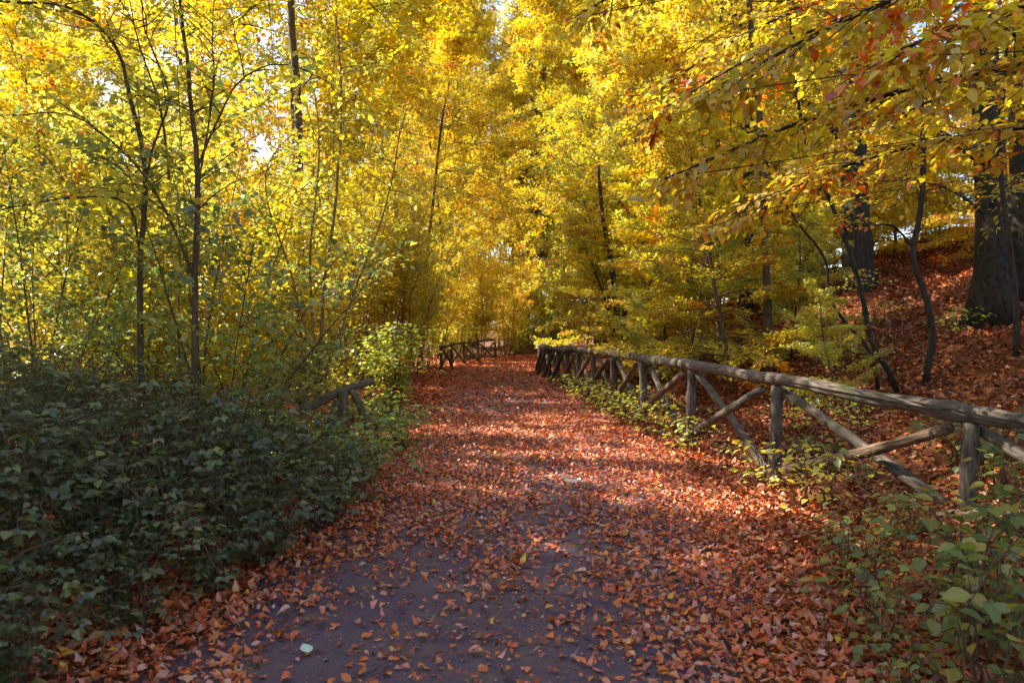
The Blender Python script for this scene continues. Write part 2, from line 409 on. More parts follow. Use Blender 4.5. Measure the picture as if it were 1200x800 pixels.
def axis(lo, a, b, hi, fine, n):
    return np.unique(np.concatenate([lo - (lo - a) * 0 + np.linspace(0, 1, n) ** .35 * (a - lo), np.arange(a, b, fine), b + np.linspace(0, 1, n) ** 2.6 * (hi - b)]))
gx = axis(-400, -16, 26, 400, .3, 26); gy = axis(-300, -6, 46, 600, .3, 26)
X, Y = np.meshgrid(gx, gy); Z = height(X.ravel(), Y.ravel())
GV = np.stack([X.ravel(), Y.ravel(), Z], 1); w = len(gx)
ii = (np.arange(len(gy) - 1)[:, None] * w + np.arange(w - 1)[None]).ravel()
ground = mesh_obj('ground', new_mesh('ground', GV, np.stack([ii, ii + 1, ii + 1 + w, ii + w], 1), M_ground))
tag(ground, 'leaf covered forest floor rising into a hillside beyond the fence', 'ground', kind='structure')

def path_strip(wl, wr, z):
    T = nrmz(np.gradient(PATH, axis=0)); Nn = np.stack([T[:, 1], -T[:, 0]], 1)
    k = 9; rows = []
    jl = .12 * np.sin(np.arange(len(PATH)) * .9) + rng.normal(0, .03, len(PATH))
    for i in range(k):
        f = i / (k - 1); off = -wl + (wl + wr) * f + (jl * (1 - 2 * f))
        rows.append(np.column_stack([PATH + Nn * off[:, None], np.full(len(PATH), z) + .02 * (1 - (2 * f - 1) ** 2) - (.03 if i in (0, k - 1) else 0)]))
    V = np.stack(rows, 1).reshape(-1, 3)
    n = len(PATH)
    a = (np.arange(n - 1)[:, None] * k + np.arange(k - 1)[None]).ravel()
    return V, np.stack([a, a + 1, a + 1 + k, a + k], 1)
pv, pf = path_strip(1.5, 1.5, .02)
path = mesh_obj('path', new_mesh('path', pv, pf, M_path))
tag(path, 'dark asphalt forest path scattered with orange fallen leaves', 'path', kind='structure')

# ------------------------------------------------------------------ fallen leaves
def noise2(x, y, s, seed=0):
    r = np.random.default_rng(seed); out = 0
    for i in range(6):
        a = r.uniform(0, 6.28); f = s * r.uniform(.6, 1.9)
        out = out + np.sin((x * math.cos(a) + y * math.sin(a)) * f + r.uniform(0, 6.28))
    return out / 6
def litter_density(x, y, s):
    """how thickly the leaves lie: thin where the path is bare near the camera, thick at its edges"""
    e = np.clip(np.abs(s + .15) / 1.5, 0, 1.4)
    bare = .82 * np.exp(-((x + 1.05 - .06 * y) / .40) ** 2 - ((y - 3.3) / 1.3) ** 2) + .32 * np.exp(-((x - .25) / .40) ** 2 - ((y - 3.9) / 1.3) ** 2) + .45 * np.exp(-((x - .35) / .3) ** 2 - ((y - 5.6) / .9) ** 2)
    d = .40 + .5 * e ** 2 + .30 * np.clip((y - 4) / 4, 0, 1) + .50 * noise2(x, y, 3.4, 3) + .45 * noise2(x, y, 8, 4) - .8 * bare
    return np.clip(d, .09, 1)
def litter(n, x0, x1, y0, y1, smin, smax, dens, pal, lmin, lmax, lift, tilt, quad=True, ypow=1.0):
    x = rng.uniform(x0, x1, n); y = y0 + (y1 - y0) * rng.uniform(0, 1, n) ** ypow
    s = side(x, y); k = (s > smin) & (s < smax) & (rng.uniform(0, 1, n) < dens(x, y, s)); x, y, s = x[k], y[k], s[k]; n = len(x)
    on = np.abs(s) < 1.5
    z = np.where(on, .022 + .02 * (1 - np.clip(np.abs(s) / 1.5, 0, 1) ** 2), height(x, y)) + rng.uniform(.002, lift, n)
    a = rng.uniform(0, 6.283, n)
    d = np.stack([np.cos(a), np.sin(a), rng.normal(0, tilt * .7, n)], 1)
    nn = np.stack([rng.normal(0, tilt, n), rng.normal(0, tilt, n), np.where(rng.uniform(0, 1, n) < .5, 1, -1)], 1)
    l = rng.uniform(lmin, lmax, n) * (1 + np.clip((y - 9) / 40, 0, .6))
    return np.stack([x, y, z], 1), d, nn, l, pick(pal, n)
p, d, n_, l, c = litter(96000, -2.8, 2.9, 2.6, 13, -2.6, 2.4, litter_density, DRY, .02, .058, .026, .36)
V, F, cc = oval_leaves(p, d, n_, l, c, wr=.60, fold=.35, curl=.12, vary=.4)
lo = mesh_obj('leaf_litter', new_mesh('path_leaves_near', V, F, M_litter, cc), path); tag(lo, kind='stuff')
p, d, n_, l, c = litter(90000, -4, 12, 13, 38, -1.9, 1.9, lambda x, y, s: np.clip(litter_density(x, y, s), .5, 1), DRY, .05, .085, .03, .3)
V, F, cc = quad_leaves(p, d, n_, l, c, wr=.65, fold=.3)
lo = mesh_obj('leaf_litter', new_mesh('path_leaves_far', V, F, M_litter, cc), path); tag(lo, kind='stuff')
# crumbs of trodden leaf and grit on the asphalt
p, d, n_, l, c = litter(26000, -2.2, 2.2, 2.6, 8, -1.5, 1.5, lambda x, y, s: np.clip(.45 + .5 * noise2(x, y, 4, 9), .05, 1), DRY, .005, .022, .005, .25)
V, F, cc = quad_leaves(p, d, n_, l, c * rng.uniform(.3, 1.1, len(c))[:, None], wr=.7, fold=.2)
lo = mesh_obj('leaf_crumbs', new_mesh('path_crumbs', V, F, M_litter, cc), path); tag(lo, kind='stuff')
# hillside and forest floor
p, d, n_, l, c = litter(190000, 1.2, 16, 2.5, 30, 1.7, 30, lambda x, y, s: np.full(len(x), .95), HIL, .05, .095, .045, .5, ypow=.8)
V, F, cc = quad_leaves(p, d, n_, l, c, wr=.66, fold=.55)
lo = mesh_obj('leaf_litter', new_mesh('hill_leaves', V, F, M_litter, cc), ground); tag(lo, kind='stuff')
p, d, n_, l, c = litter(60000, -16, -1, 2.5, 32, -30, -1.6, lambda x, y, s: np.full(len(x), .9), DRY, .06, .10, .035, .38)
V, F, cc = quad_leaves(p, d, n_, l, c, wr=.66, fold=.3)
lo = mesh_obj('leaf_litter', new_mesh('left_leaves', V, F, M_litter, cc), ground); tag(lo, kind='stuff')

def one_leaf(name, mat, wr, fold, curl, L=1.0, vary=.06):
    global rng
    V, F, cc = oval_leaves(np.zeros((1, 3)), np.array([[0, 1.0, 0]]), np.array([[0, 0, 1.0]]), np.array([L]), np.ones((1, 3)), wr, fold, curl, ST5, vary)
    return new_mesh(name, V, F, mat, luv=LUV1)
fallen = [one_leaf('fallen_leaf', M_fallen, w_, f_, c_, vary=.3) for w_, f_, c_ in ((.62, .3, .1), (.7, .5, .25), (.55, .15, -.12), (.66, .7, .15), (.75, .2, .3), (.5, .9, .2), (.68, .1, .4), (.6, .4, -.25))]
fx = []
while len(fx) < 300:
    x, y = rng.uniform(-1.9, 1.75), 2.9 + 3.4 * rng.uniform() ** 1.5
    s = float(side(x, y)[0])
    if abs(x) > y * .66 or rng.uniform() > litter_density(np.array([x]), np.array([y]), np.array([s]))[0] + .12: continue
    fx.append((x, y, s))
for x, y, s in fx:
    o = mesh_obj('fallen_leaf', fallen[rng.integers(8)], path)
    o.location = (x, y, .05 + rng.uniform(0, .014)); L = rng.uniform(.036, .068); o.scale = (L, L, L)
    o.rotation_euler = (rng.normal(0, .25) + (math.pi if rng.uniform() < .35 else 0), rng.normal(0, .3), rng.uniform(0, 6.28))
pale = one_leaf('pale_leaf', M_pale, .8, .15, .05)
o = mesh_obj('fallen_leaf', pale, path); o['label'] = 'pale mint green leaf lying on the bare asphalt'
o.location = (-.93, 3.48, .052); o.scale = (.075,) * 3; o.rotation_euler = (.1, .1, .6)

# ------------------------------------------------------------------ fences
def pole(name, a, b, ra, rb, mat, parent, bend=.02, k=10, n=20, noise=.04):
    a = np.array(a, float); b = np.array(b, float)
    t = np.linspace(0, 1, n)[:, None]
    P = a * (1 - t) + b * t
    ax = nrmz(b - a); q = np.cross(ax, rng.normal(size=3)); q /= np.linalg.norm(q)
    Ln = np.linalg.norm(b - a)
    P = P + q * (np.sin(t * math.pi) * bend * Ln) + np.cumsum(rng.normal(0, .004, (n, 3)), 0) * .6
    R = (ra + (rb - ra) * t[:, 0]) * (1 + rng.normal(0, .035, n))
    for _ in range(3):
        R[rng.integers(1, n - 1)] *= 1.12
    R[0] *= .93; R[-1] *= .93
    return log(name, P, R, k, noise, mat, parent)

def log(name, P, R, k, noise, mat, parent):
    # built along its own z axis so that the grain runs along the pole
    q = Vector(P[-1] - P[0]).to_track_quat('Z', 'Y'); M = np.array(q.to_matrix())
    tb = Tubes(); tb.add((P - P[0]) @ M, R, k=k, noise=noise)
    o = mesh_obj(name, tb.mesh(name, mat), parent); o.location = P[0] - np.array(parent.location)
    o.rotation_euler = q.to_euler()
    return o

RP = [(3.75, 3.55), (3.36, 5.65), (2.75, 8.05), (2.36, 10.1), (2.10, 12.2), (1.88, 14.2), (1.70, 16.0), (1.52, 17.6), (1.36, 19.0), (1.20, 20.4), (1.06, 21.8), (.96, 23.2), (.93, 24.6), (1.12, 26.2), (1.7, 28.0)]
fence = empty('wooden_fence', (RP[0][0], RP[0][1], 0))
tag(fence, 'rustic pole fence with crossed braces and thick round rail beside the leafy path', 'fence')
tops = []
for i, (x, y) in enumerate(RP):
    z0 = hz(x, y); h = [.83, .89, .97, 1.02, 1.0, 1.0, .98, .95, .93, .91, .89, .87, .86, .86, .86][i]
    r = .062 if i < 6 else .058
    pole('post', (x, y, z0 - .3), (x + rng.normal(0, .02), y + rng.normal(0, .02), h - .05), r * 1.05, r * .92, M_wood, fence, bend=.006)
    tops.append(np.array([x, y, h]))
tops = np.array(tops)
# rails: long logs butted over the posts
cuts = [0, 2, 4, 6, 8, 10, 12, 14]
for a, b in zip(cuts[:-1], cuts[1:]):
    P = spline(tops[a:b + 1], 40)
    dr = nrmz(P[-1] - P[0]); P[0] -= dr * .10; P[-1] += dr * .08
    P = P + np.cumsum(rng.normal(0, .003, P.shape), 0)
    R = np.linspace(.072, .060, 40) * (1 + rng.normal(0, .025, 40))
    for kn in rng.integers(3, 37, 5): R[kn] *= 1.13; R[kn + 1] *= 1.06
    if (a // 2) % 2: R = R[::-1]
    log('rail', P, R, 14, .035, M_wood, fence)
for i in range(len(RP) - 1):
    a, b = tops[i], tops[i + 1]                  # a is nearer
    e = nrmz((b - a) * [1, 1, 0]); q = np.array([-e[1], e[0], 0])       # q points to the path side
    if q[0] > 0: q = -q
    # pale peeled brace: far post top -> near post foot, behind; barked brace: near post top -> far foot, in front
    f0 = a + e * .22 - q * .09; f0[2] = hz(f0[0], f0[1]) - .05
    t0 = b - e * .03 - q * .075; t0[2] = b[2] - .11
    pole('brace', f0, t0, .052, .042, M_wood, fence, bend=.012, k=8)
    f1 = b + e * .02 + q * .20; f1[2] = hz(f1[0], f1[1]) - .03
    t1 = a + e * .06 + q * .08; t1[2] = a[2] - .10
    pole('brace', f1, t1, .055, .042, M_wood2 if i % 3 != 2 else M_wood, fence, bend=.015, k=8)

LP = [(-2.25, 24.3), (-2.12, 26.8), (-1.85, 29.3), (-1.4, 31.8), (-.75, 34.2), (.25, 36.6), (1.75, 39.0), (3.8, 41.0), (6.2, 42.6)]
lf = empty('wooden_fence', (LP[0][0], LP[0][1], 0))
tag(lf, 'low dark pole fence lining the far bend under hazel stems', 'fence')
lt = []
for x, y in LP[:5]:
    z0 = hz(x, y); pole('post', (x, y, z0 - .2), (x, y, z0 + .80), .055, .048, M_mossy, lf, bend=.01, k=7, n=6); lt.append(np.array([x, y, z0 + .84]))
for a, b in zip(lt[:-1], lt[1:]):
    e = nrmz(b - a)
    pole('rail', a - e * .06, b + e * .02, .055, .045, M_mossy, lf, bend=.012, k=7, n=8)
    f = b.copy(); f[2] = hz(b[0], b[1]); g = a.copy(); g[2] -= .10; q = np.array([e[1], -e[0], 0]) * .06
    pole('brace', g + q, f + q, .04, .036, M_mossy, lf, bend=.01, k=6, n=6)
    f = a.copy(); f[2] = hz(a[0], a[1]); g = b.copy(); g[2] -= .10
    pole('brace', g - q, f - q, .04, .036, M_mossy, lf, bend=.01, k=6, n=6)

fb = empty('fallen_branch', (3.2, 8.4, hz(3.2, 8.4))); tag(fb, 'thin bare fallen branch slanting down the leaves behind the near fence bay', 'branch')
pole('stem', (3.2, 8.4, hz(3.2, 8.4) + .02), (4.3, 10.3, hz(4.3, 10.3) + .18), .012, .006, M_mossy, fb, bend=.04, k=6)
pole('side_twig', (3.7, 9.25, hz(3.7, 9.25) + .11), (4.0, 9.3, hz(4.0, 9.3) + .22), .006, .003, M_mossy, fb, bend=.05, k=5)
# broken end of an old fence among the brambles
bf = empty('broken_fence', (-1.86, 8.6, 0))
tag(bf, 'broken mossy log rail on a leaning post among the brambles', 'fence')
pole('post', (-1.86, 8.6, -.2), (-1.90, 8.62, .80), .075, .062, M_mossy, bf, bend=.012)
pole('rail', (-2.28, 8.3, .62), (-1.62, 8.95, .90), .058, .044, M_mossy, bf, bend=.03)
pole('brace', (-1.48, 8.5, .0), (-1.80, 8.66, .80), .042, .036, M_mossy, bf, bend=.05)
pole('brace', (-2.12, 8.45, .1), (-1.92, 8.56, .7), .038, .034, M_mossy, bf, bend=.04)

# ------------------------------------------------------------------ trees
def frond(LV, P, plane_n, n, length, spread, pal, jit=.3, t0=.1, hang=0.0):
    """leaves either side of a twig in a flat spray"""
    t = rng.uniform(t0, 1.02, n); x = np.clip(t, 0, .999) * (len(P) - 1); i = x.astype(int); f = (x - i)[:, None]
    p = P[i] * (1 - f) + P[i + 1] * f; d = nrmz(P[i + 1] - P[i])
    pn = nrmz(np.tile(plane_n, (n, 1)) + rng.normal(0, jit, (n, 3)))
    lat = nrmz(np.cross(d, pn)) * np.where(rng.uniform(0, 1, n) < .5, 1, -1)[:, None]
    off = spread * (1 - .6 * t) * rng.uniform(0, 1, n) ** .8
    u_ = rng.uniform()
    if pal is BEE and u_ < .12: pal = ORG
    elif pal is YEL: pal = YGR if u_ < .22 else (BEE if u_ < .36 else (ORG if u_ < .385 else YEL))
    elif pal is YGR: pal = GRN if u_ < .06 else YGR
    tint = np.array([rng.uniform(.72, 1.08), 0, rng.uniform(.7, 1.3)]); tint[1] = tint[0] * rng.uniform(.88, 1.06)
    p = p + lat * off[:, None] + pn * rng.normal(0, spread * .12, n)[:, None]
    dd = d * rng.uniform(.2, 1.0, n)[:, None] + lat * rng.uniform(.3, 1, n)[:, None] + rng.normal(0, .2, (n, 3))
    dd[:, 2] -= hang
    LV.add(p, dd, pn, length * rng.uniform(.65, 1.2, n), np.minimum(pick(pal, n) * tint, .88))

def tree_parts(name, trunk_tb, wood_tb, LV, mat_t, mat_b, leafquad=True, wr=.62):
    root = empty(name)
    if trunk_tb: mesh_obj('trunk', trunk_tb.mesh(name + '_trunk', mat_t), root)
    if wood_tb and wood_tb.n: mesh_obj('twigs', wood_tb.mesh(name + '_twigs', mat_b), root)['kind'] = 'stuff'
    p, d, n, l, c = LV.arrays()
    V, F, cc = quad_leaves(p, d, n, l, c, wr=wr)
    o = mesh_obj('crown', new_mesh(name + '_crown', V, F, M_leaf, cc), root); o['kind'] = 'stuff'
    return root

def young_beech(h, spread, pal, nprim=46, lmul=1.0, low=.10, leaf=.078, per=26, r=.05):
    tr = Tubes(); wd = Tubes(); LV = Leaves()
    T = walk((0, 0, -.2), (rng.normal(0, .06), rng.normal(0, .06), 1), h, 14, .05, .02)
    tr.add(T, np.linspace(r, .008, 15), k=8, noise=.04)
    for i in range(nprim):
        t = low + (.97 - low) * ((i + rng.uniform(0, 1)) / nprim); az = i * 2.4 + rng.normal(0, .4)
        p, _ = at_t(T, t)
        el = math.radians(5 + 45 * t ** 1.5 + rng.normal(0, 8))
        L = spread * (1.05 - t) ** .55 * rng.uniform(.6, 1.15)
        P = walk(p, (math.cos(az) * math.cos(el), math.sin(az) * math.cos(el), math.sin(el)), L, 7, .10, -.025)
        wd.add(P, np.linspace(r * .38 * (1.1 - t * .7), .003, 8), k=4, cap=False)
        ns = int(5 + L * 4)
        for j in range(ns):
            u = .22 + .78 * (j + .5) / ns; q, dr = at_t(P, u); dr = dr / np.linalg.norm(dr)
            sd = 1 if j % 2 else -1; a = sd * rng.uniform(.6, 1.15)
            dd = np.array([dr[0] * math.cos(a) - dr[1] * math.sin(a), dr[0] * math.sin(a) + dr[1] * math.cos(a), dr[2] - .05])
            l2 = L * .42 * (1.1 - u * .6) * rng.uniform(.6, 1.2)
            Q = walk(q, dd, l2, 4, .09, -.03)
            wd.add(Q, np.linspace(.0045, .0015, 5), k=3, cap=False)
            frond(LV, Q, (rng.normal(0, .15), rng.normal(0, .15), 1), int(per * (.4 + l2) * lmul), leaf, .13 + l2 * .12, pal, jit=.28)
    return tr, wd, LV

def hazel(h, nst, spread, pal, leaf=.085, per=22, low=.22):
    tr = Tubes(); wd = Tubes(); LV = Leaves()
    for s in range(nst):
        az = rng.uniform(0, 6.283); b = rng.uniform(.02, .28)
        lean = rng.uniform(.06, spread)
        L = h * rng.uniform(.6, 1.1)
        T = walk((b * math.cos(az), b * math.sin(az), -.15), (math.cos(az) * lean, math.sin(az) * lean, 1), L, 12, .045, -.012 * lean * 6)
        r = rng.uniform(.010, .022)
        tr.add(T, np.linspace(r, .003, 13), k=6, noise=.03, cap=False)
        for j in range(int(6 + L * 3.2)):
            u = low + (1 - low) * rng.uniform() ** .8; q, dr = at_t(T, u); a2 = rng.uniform(0, 6.283)
            dd = np.array([math.cos(a2), math.sin(a2), rng.uniform(.0, .8)]) + dr / np.linalg.norm(dr) * .5
            l2 = rng.uniform(.35, 1.1) * (1.15 - .5 * u)
            Q = walk(q, dd, l2, 5, .13, -.03)
            wd.add(Q, np.linspace(.005, .0015, 6), k=3, cap=False)
            frond(LV, Q, (rng.normal(0, .3), rng.normal(0, .3), 1), int(per * l2), leaf, .16, pal, jit=.45, hang=.25)
    return tr, wd, LV

def tall_tree(h, r, pal, clear=.3, nl=26, spread=3.6, leaf=.11, per=20, lean=.0):
    tr = Tubes(); wd = Tubes(); LV = Leaves()
    T = walk((0, 0, -.3), (lean, rng.normal(0, .03), 1), h, 18, .03, .02)
    R = np.linspace(r, .03, 19); fl = np.zeros(19); fl[:3] = (.7, .3, .08)
    tr.add(T, R, k=12, noise=.02, flare=fl)
    for i in range(nl):
        t = clear + (.98 - clear) * (i + rng.uniform()) / nl; az = i * 2.4 + rng.normal(0, .5); p, _ = at_t(T, t)
        el = math.radians(8 + 55 * (t - clear) / (1 - clear) + rng.normal(0, 10))
        L = spread * (1.12 - (t - clear) / (1 - clear)) ** .6 * rng.uniform(.65, 1.15)
        P = walk(p, (math.cos(az) * math.cos(el), math.sin(az) * math.cos(el), math.sin(el)), L, 9, .11, -.01)
        wd.add(P, np.linspace(r * .30 * (1.2 - t), .008, 10), k=5, cap=False)
        ns = int(6 + L * 3)
        for j in range(ns):
            u = .2 + .8 * (j + rng.uniform()) / ns; q, dr = at_t(P, u); dr /= np.linalg.norm(dr)
            dd = dr * .6 + rng.normal(0, .55, 3) * [1, 1, .55]
            l2 = L * .36 * (1.2 - u * .6) * rng.uniform(.6, 1.3)
            Q = walk(q, dd, l2, 5, .14, -.03)
            wd.add(Q, np.linspace(.011, .003, 6), k=3, cap=False)
            for m in range(3):
                q2, d2 = at_t(Q, rng.uniform(.3, 1)); d3 = d2 / np.linalg.norm(d2) + rng.normal(0, .6, 3) * [1, 1, .5]
                W = walk(q2, d3, rng.uniform(.4, .9), 3, .12, -.05)
                frond(LV, W, (rng.normal(0, .2), rng.normal(0, .2), 1), per, leaf, .26, pal, jit=.35)
    return tr, wd, LV

proto = {}
def make(key, name, parts, mt, mb, wr=.62):
    r = tree_parts(name, *parts, mt, mb, wr=wr); freeze(r); proto[key] = [r, False]; return r
make('yb1', 'young_beech', young_beech(6.5, 2.3, BEE, per=58), M_stem, M_stem)
make('yb2', 'young_beech', young_beech(5.0, 2.1, YEL, nprim=42, per=58), M_stem, M_stem)
make('yb3', 'young_beech', young_beech(8.0, 2.7, YEL, nprim=58, leaf=.09, per=52), M_stem, M_stem)
make('yb4', 'young_beech', young_beech(4.2, 1.9, YGR, nprim=36, per=56), M_stem, M_stem)
make('hz1', 'hazel_shrub', hazel(5.2, 16, .42, YEL, per=60), M_twig, M_twig, .75)
make('hz2', 'hazel_shrub', hazel(4.4, 14, .5, YGR, per=60, low=.07), M_twig, M_twig, .75)
make('hz3', 'hazel_shrub', hazel(6.2, 18, .35, YEL, per=56, low=.28), M_twig, M_twig, .75)
make('hz4', 'hazel_shrub', hazel(4.6, 9, .5, GRN, per=40, low=.25), M_stem, M_stem, .75)
make('tt1', 'tall_tree', tall_tree(17, .24, YEL, nl=40, spread=4.6, leaf=.125, per=40, clear=.2), M_beech, M_stem)
make('tt2', 'tall_tree', tall_tree(14, .18, YGR, nl=38, clear=.16, spread=3.9, leaf=.115, per=38), M_beech, M_stem)
make('tt4', 'tall_tree', tall_tree(15, .085, YEL, nl=34, clear=.5, spread=3.9, leaf=.115, per=38), M_stem, M_stem)
make('tt3', 'tall_tree', tall_tree(18, .30, BEE, nl=40, clear=.24, spread=4.8, leaf=.12, per=36), M_beech, M_stem)

def put(key, x, y, s=1.0, rz=None, label=None, cat='tree', group=None, dz=0.0):
    r, used = proto[key]
    o = r if not used else copy_tree(r)
    proto[key][1] = True
    o.location = (x, y, hz(x, y) + dz); o.rotation_euler = (0, 0, rng.uniform(0, 6.28) if rz is None else rz); o.scale = (s,) * 3
    for k in ('label', 'category', 'group'):
        if k in o: del o[k]
    tag(o, label, cat, group)
    return o

# left thicket along the path
for x, y, k, s, lab in [(-3.5, 10.3, 'hz1', .78, 'hazel shrub with golden leaves growing right behind the broken mossy rail'),
        (-3.3, 15.3, 'hz3', .8, 'tall straight hazel shrub behind the rounded yellow-green bush'),
        (-5.4, 11.2, 'hz2', 1.1, 'wide green-gold hazel shrub behind the knotted sapling'),
        (-4.4, 17.4, 'hz1', .85, 'golden hazel shrub around the foot of the tall thin tree'),
        (-3.4, 20.4, 'hz3', 1.0, 'tall hazel shrub leaning over the path opposite the sunlit rail'),
        (-5.2, 18.2, 'hz2', 1.1, 'wide hazel shrub in the shade behind the tall thin tree'),
        (-3.0, 21.6, 'hz2', 1.0, 'leafy hazel shrub on the path edge just before the low far fence'),
        (-3.1, 24.6, 'hz3', .95, 'hazel shrub behind the first post of the low far fence'),
        (-3.0, 27.2, 'hz1', .9, 'hazel shrub behind the second post of the low far fence'),
        (-2.9, 30.2, 'hz3', .95, 'tall hazel shrub behind the third post of the low far fence'),
        (-2.3, 32.6, 'hz1', .95, 'golden hazel shrub behind the fourth post of the low far fence'),
        (-1.5, 35.2, 'hz3', .95, 'tall hazel shrub behind the fifth post of the low far fence'),
        (-.3, 37.6, 'hz1', 1.0, 'golden hazel shrub behind the sixth post of the low far fence'),
        (-6.4, 11.0, 'hz2', 1.0, 'wide green-gold hazel shrub between arching sapling and clearing'),
        (-7.4, 13.8, 'hz1', 1.0, 'golden hazel shrub at the edge of the sunlit clearing'),
        (-6.4, 16.6, 'hz3', 1.0, 'tall hazel shrub deep in the thicket beyond the clearing')] + [
        (x, y, k, s, 'leafy hazel shrub closing the view behind the low far fence') for x, y, k, s in
        [(5.2, 43.4, 'hz3', 1.0), (-3.0, 36.6, 'hz2', 1.0), (.9, 39.8, 'hz2', 1.1), (2.8, 41.8, 'hz2', 1.1), (4.0, 42.8, 'hz1', 1.1), (1.9, 41.2, 'hz1', 1.0), (7.6, 44.6, 'hz2', 1.1)]]:
    put(k, x, y, s, label=lab, cat='shrub', group='hazel shrubs left of the path')
put('hz4', -3.4, 8.6, 1.0, label='green leaved hazel shrub standing right behind the bramble bank', cat='shrub')
for x, y, s, lab in [(-2.9, 7.4, .36, 'small green shrub growing through the brambles near the knotted sapling'), (-4.3, 7.2, .42, 'small green shrub growing through the brambles below the arching sapling'), (-2.5, 9.2, .45, 'small green shrub right behind the broken mossy rail')]:
    put('hz4', x, y, s, label=lab, cat='shrub', group='green shrubs in the bramble bank')
put('hz4', -5.6, 8.9, .9, label='spindly green shrub over the brambles near the sunlit clearing', cat='shrub')
for x, y, lab in [(-5.0, 17.6, 'tall thin tree added to shade the slope, its high golden crown rising out of the hazel thicket')]:  # added so that its high crown keeps sun off the slope
    put('tt4', x, y, 1.0, label=lab)
for x, y, k, lab in [(-3.4, 12.5, .98, 'thin straight high crowned tree added to shade the slope, among the slender stems behind the bush'), (4.4, 13.0, .85, 'thin high crowned tree added to shade the slope among the low olive beeches'), (4.7, 17.4, .8, 'thin high crowned tree added to shade the slope behind the bright yellow young beech'),  # trees on this line are added to cast shade on the slope
                     (-11, 25.5, 1.25, 'tallest thin high crowned tree far behind the knotted sapling'), (-3.1, 25.4, .8, 'thin high crowned tree beside the first post of the low far fence'), (2.6, 27.6, .75, 'thin high crowned tree where the rail turns out of sight'), (-2.6, 33.4, .85, 'thin high crowned tree arching over the far bend of the path'), (4.4, 34.5, .8, 'thin high crowned tree on the inside of the far bend')]:
    put('tt4', x, y, k, label=lab)
for x, y, k, s in [(-9.8, 16.8, 'yb3', 1.0), (-5.6, 22, 'yb3', 1.1), (-8.5, 19, 'yb2', 1.3), (-11, 17.5, 'yb3', 1.1), (-2.6, 36, 'yb3', 1.1), (-7.6, 28, 'yb3', 1.0), (-11.5, 23, 'yb2', 1.5), (-15, 25, 'yb3', 1.2), (-16, 20, 'yb2', 1.4), (-7.6, 23.5, 'yb2', 1.3)]:
    put(k, x, y, s, label='slender golden tree rising behind the hazel thicket', group='golden trees behind the hazel thicket')
for x, y, k, s in [(-19, 27, 'tt2', 1.1), (-23, 22, 'tt1', 1.0), (.6, 47, 'tt1', 1.3), (5.5, 48.5, 'tt1', 1.35), (11, 49, 'tt2', 1.6), (-14.5, 31, 'tt2', .9), (-20, 36, 'tt1', .9), (16, 48, 'tt1', 1.3), (3, 56, 'tt1', 1.6), (-3, 58, 'tt1', 1.7), (10, 55, 'tt1', 1.5), (-25, 30, 'tt2', 1), (-18, 48, 'tt1', 1.1), (20, 50, 'tt1', 1.3), (-4.5, 46, 'tt1', 1.2), (7, 49, 'tt2', 1.8), (-10, 54, 'tt2', 1.9), (-15, 58, 'tt1', 1.7), (0, 62, 'tt1', 1.9), (8, 64, 'tt2', 2.2), (17, 60, 'tt1', 1.7), (-24, 46, 'tt1', 1.3), (-8, 64, 'tt1', 1.9), (-30, 38, 'tt1', 1.2)]:
    put(k, x, y, s, label={'tt1': 'tall golden yellow tree in the wood beyond the bend', 'tt2': 'tall greenish yellow tree in the wood beyond the bend'}[k], group={'tt1': 'golden', 'tt2': 'greenish'}[k] + ' tall trees beyond the bend')
for x, y, k, s in [(1.2, 42.8, 'yb2', 1.7), (5.5, 45.5, 'yb3', 1.1), (3.1, 45.0, 'yb2', 1.6), (9, 46.5, 'yb2', 1.7), (13, 47, 'yb3', 1.1), (-1.8, 40.5, 'yb3', 1.15), (-.8, 45, 'yb3', 1.25)]:
    put(k, x, y, s, label='low branching yellow tree where the path turns away', group='yellow trees where the path turns')
# right slope
put('yb1', 3.7, 12.8, .85, label='young beech with orange tinged low sprays just behind the fence')
put('yb4', 3.3, 14.6, 1.0, label='small yellow-green beech behind the middle of the fence')
put('yb4', 5.0, 13.8, .62, label='knee high spread of olive beech sprays below the dark straight trunk')
put('yb4', 6.0, 16.2, .66, label='low olive beech growing in front of the stout lone beech')
put('yb4', 4.4, 10.4, .42, label='smallest olive beech, tucked between the near rail and the saplings')
put('yb2', 3.6, 17.6, 1.0, label='bright yellow young beech behind the sunlit stretch of rail')
for x, y, k, s in [(2.9, 21, 'yb2', 1.1), (4.6, 20.5, 'yb1', 1.0), (3.2, 25, 'yb3', .9), (6.4, 25.5, 'yb2', 1.4), (4.6, 29, 'yb3', 1.0), (9.2, 25, 'yb1', 1.2), (12.5, 27, 'yb1', 1.4), (8, 31, 'yb3', 1.1), (16, 29, 'yb2', 1.5), (13.5, 22, 'yb1', 1.1), (11.5, 18.5, 'yb1', .9), (12.2, 24.5, 'yb2', 1.1), (14.4, 26, 'yb2', 1.3), (11.6, 21.5, 'yb2', .8), (15.5, 21.5, 'yb2', 1.1), (14.5, 18, 'yb3', .9), (18, 24, 'yb1', 1.2), (4.2, 17.6, 'yb1', .85)]:
    put(k, x, y, s, label={'yb1': 'orange flecked young beech on the slope above the fence', 'yb2': 'short clear yellow young beech on the slope above the fence', 'yb3': 'tall slender yellow young beech on the slope above the fence'}[k], group={'yb1': 'orange flecked', 'yb2': 'short yellow', 'yb3': 'tall slender'}[k] + ' young beeches on the slope')
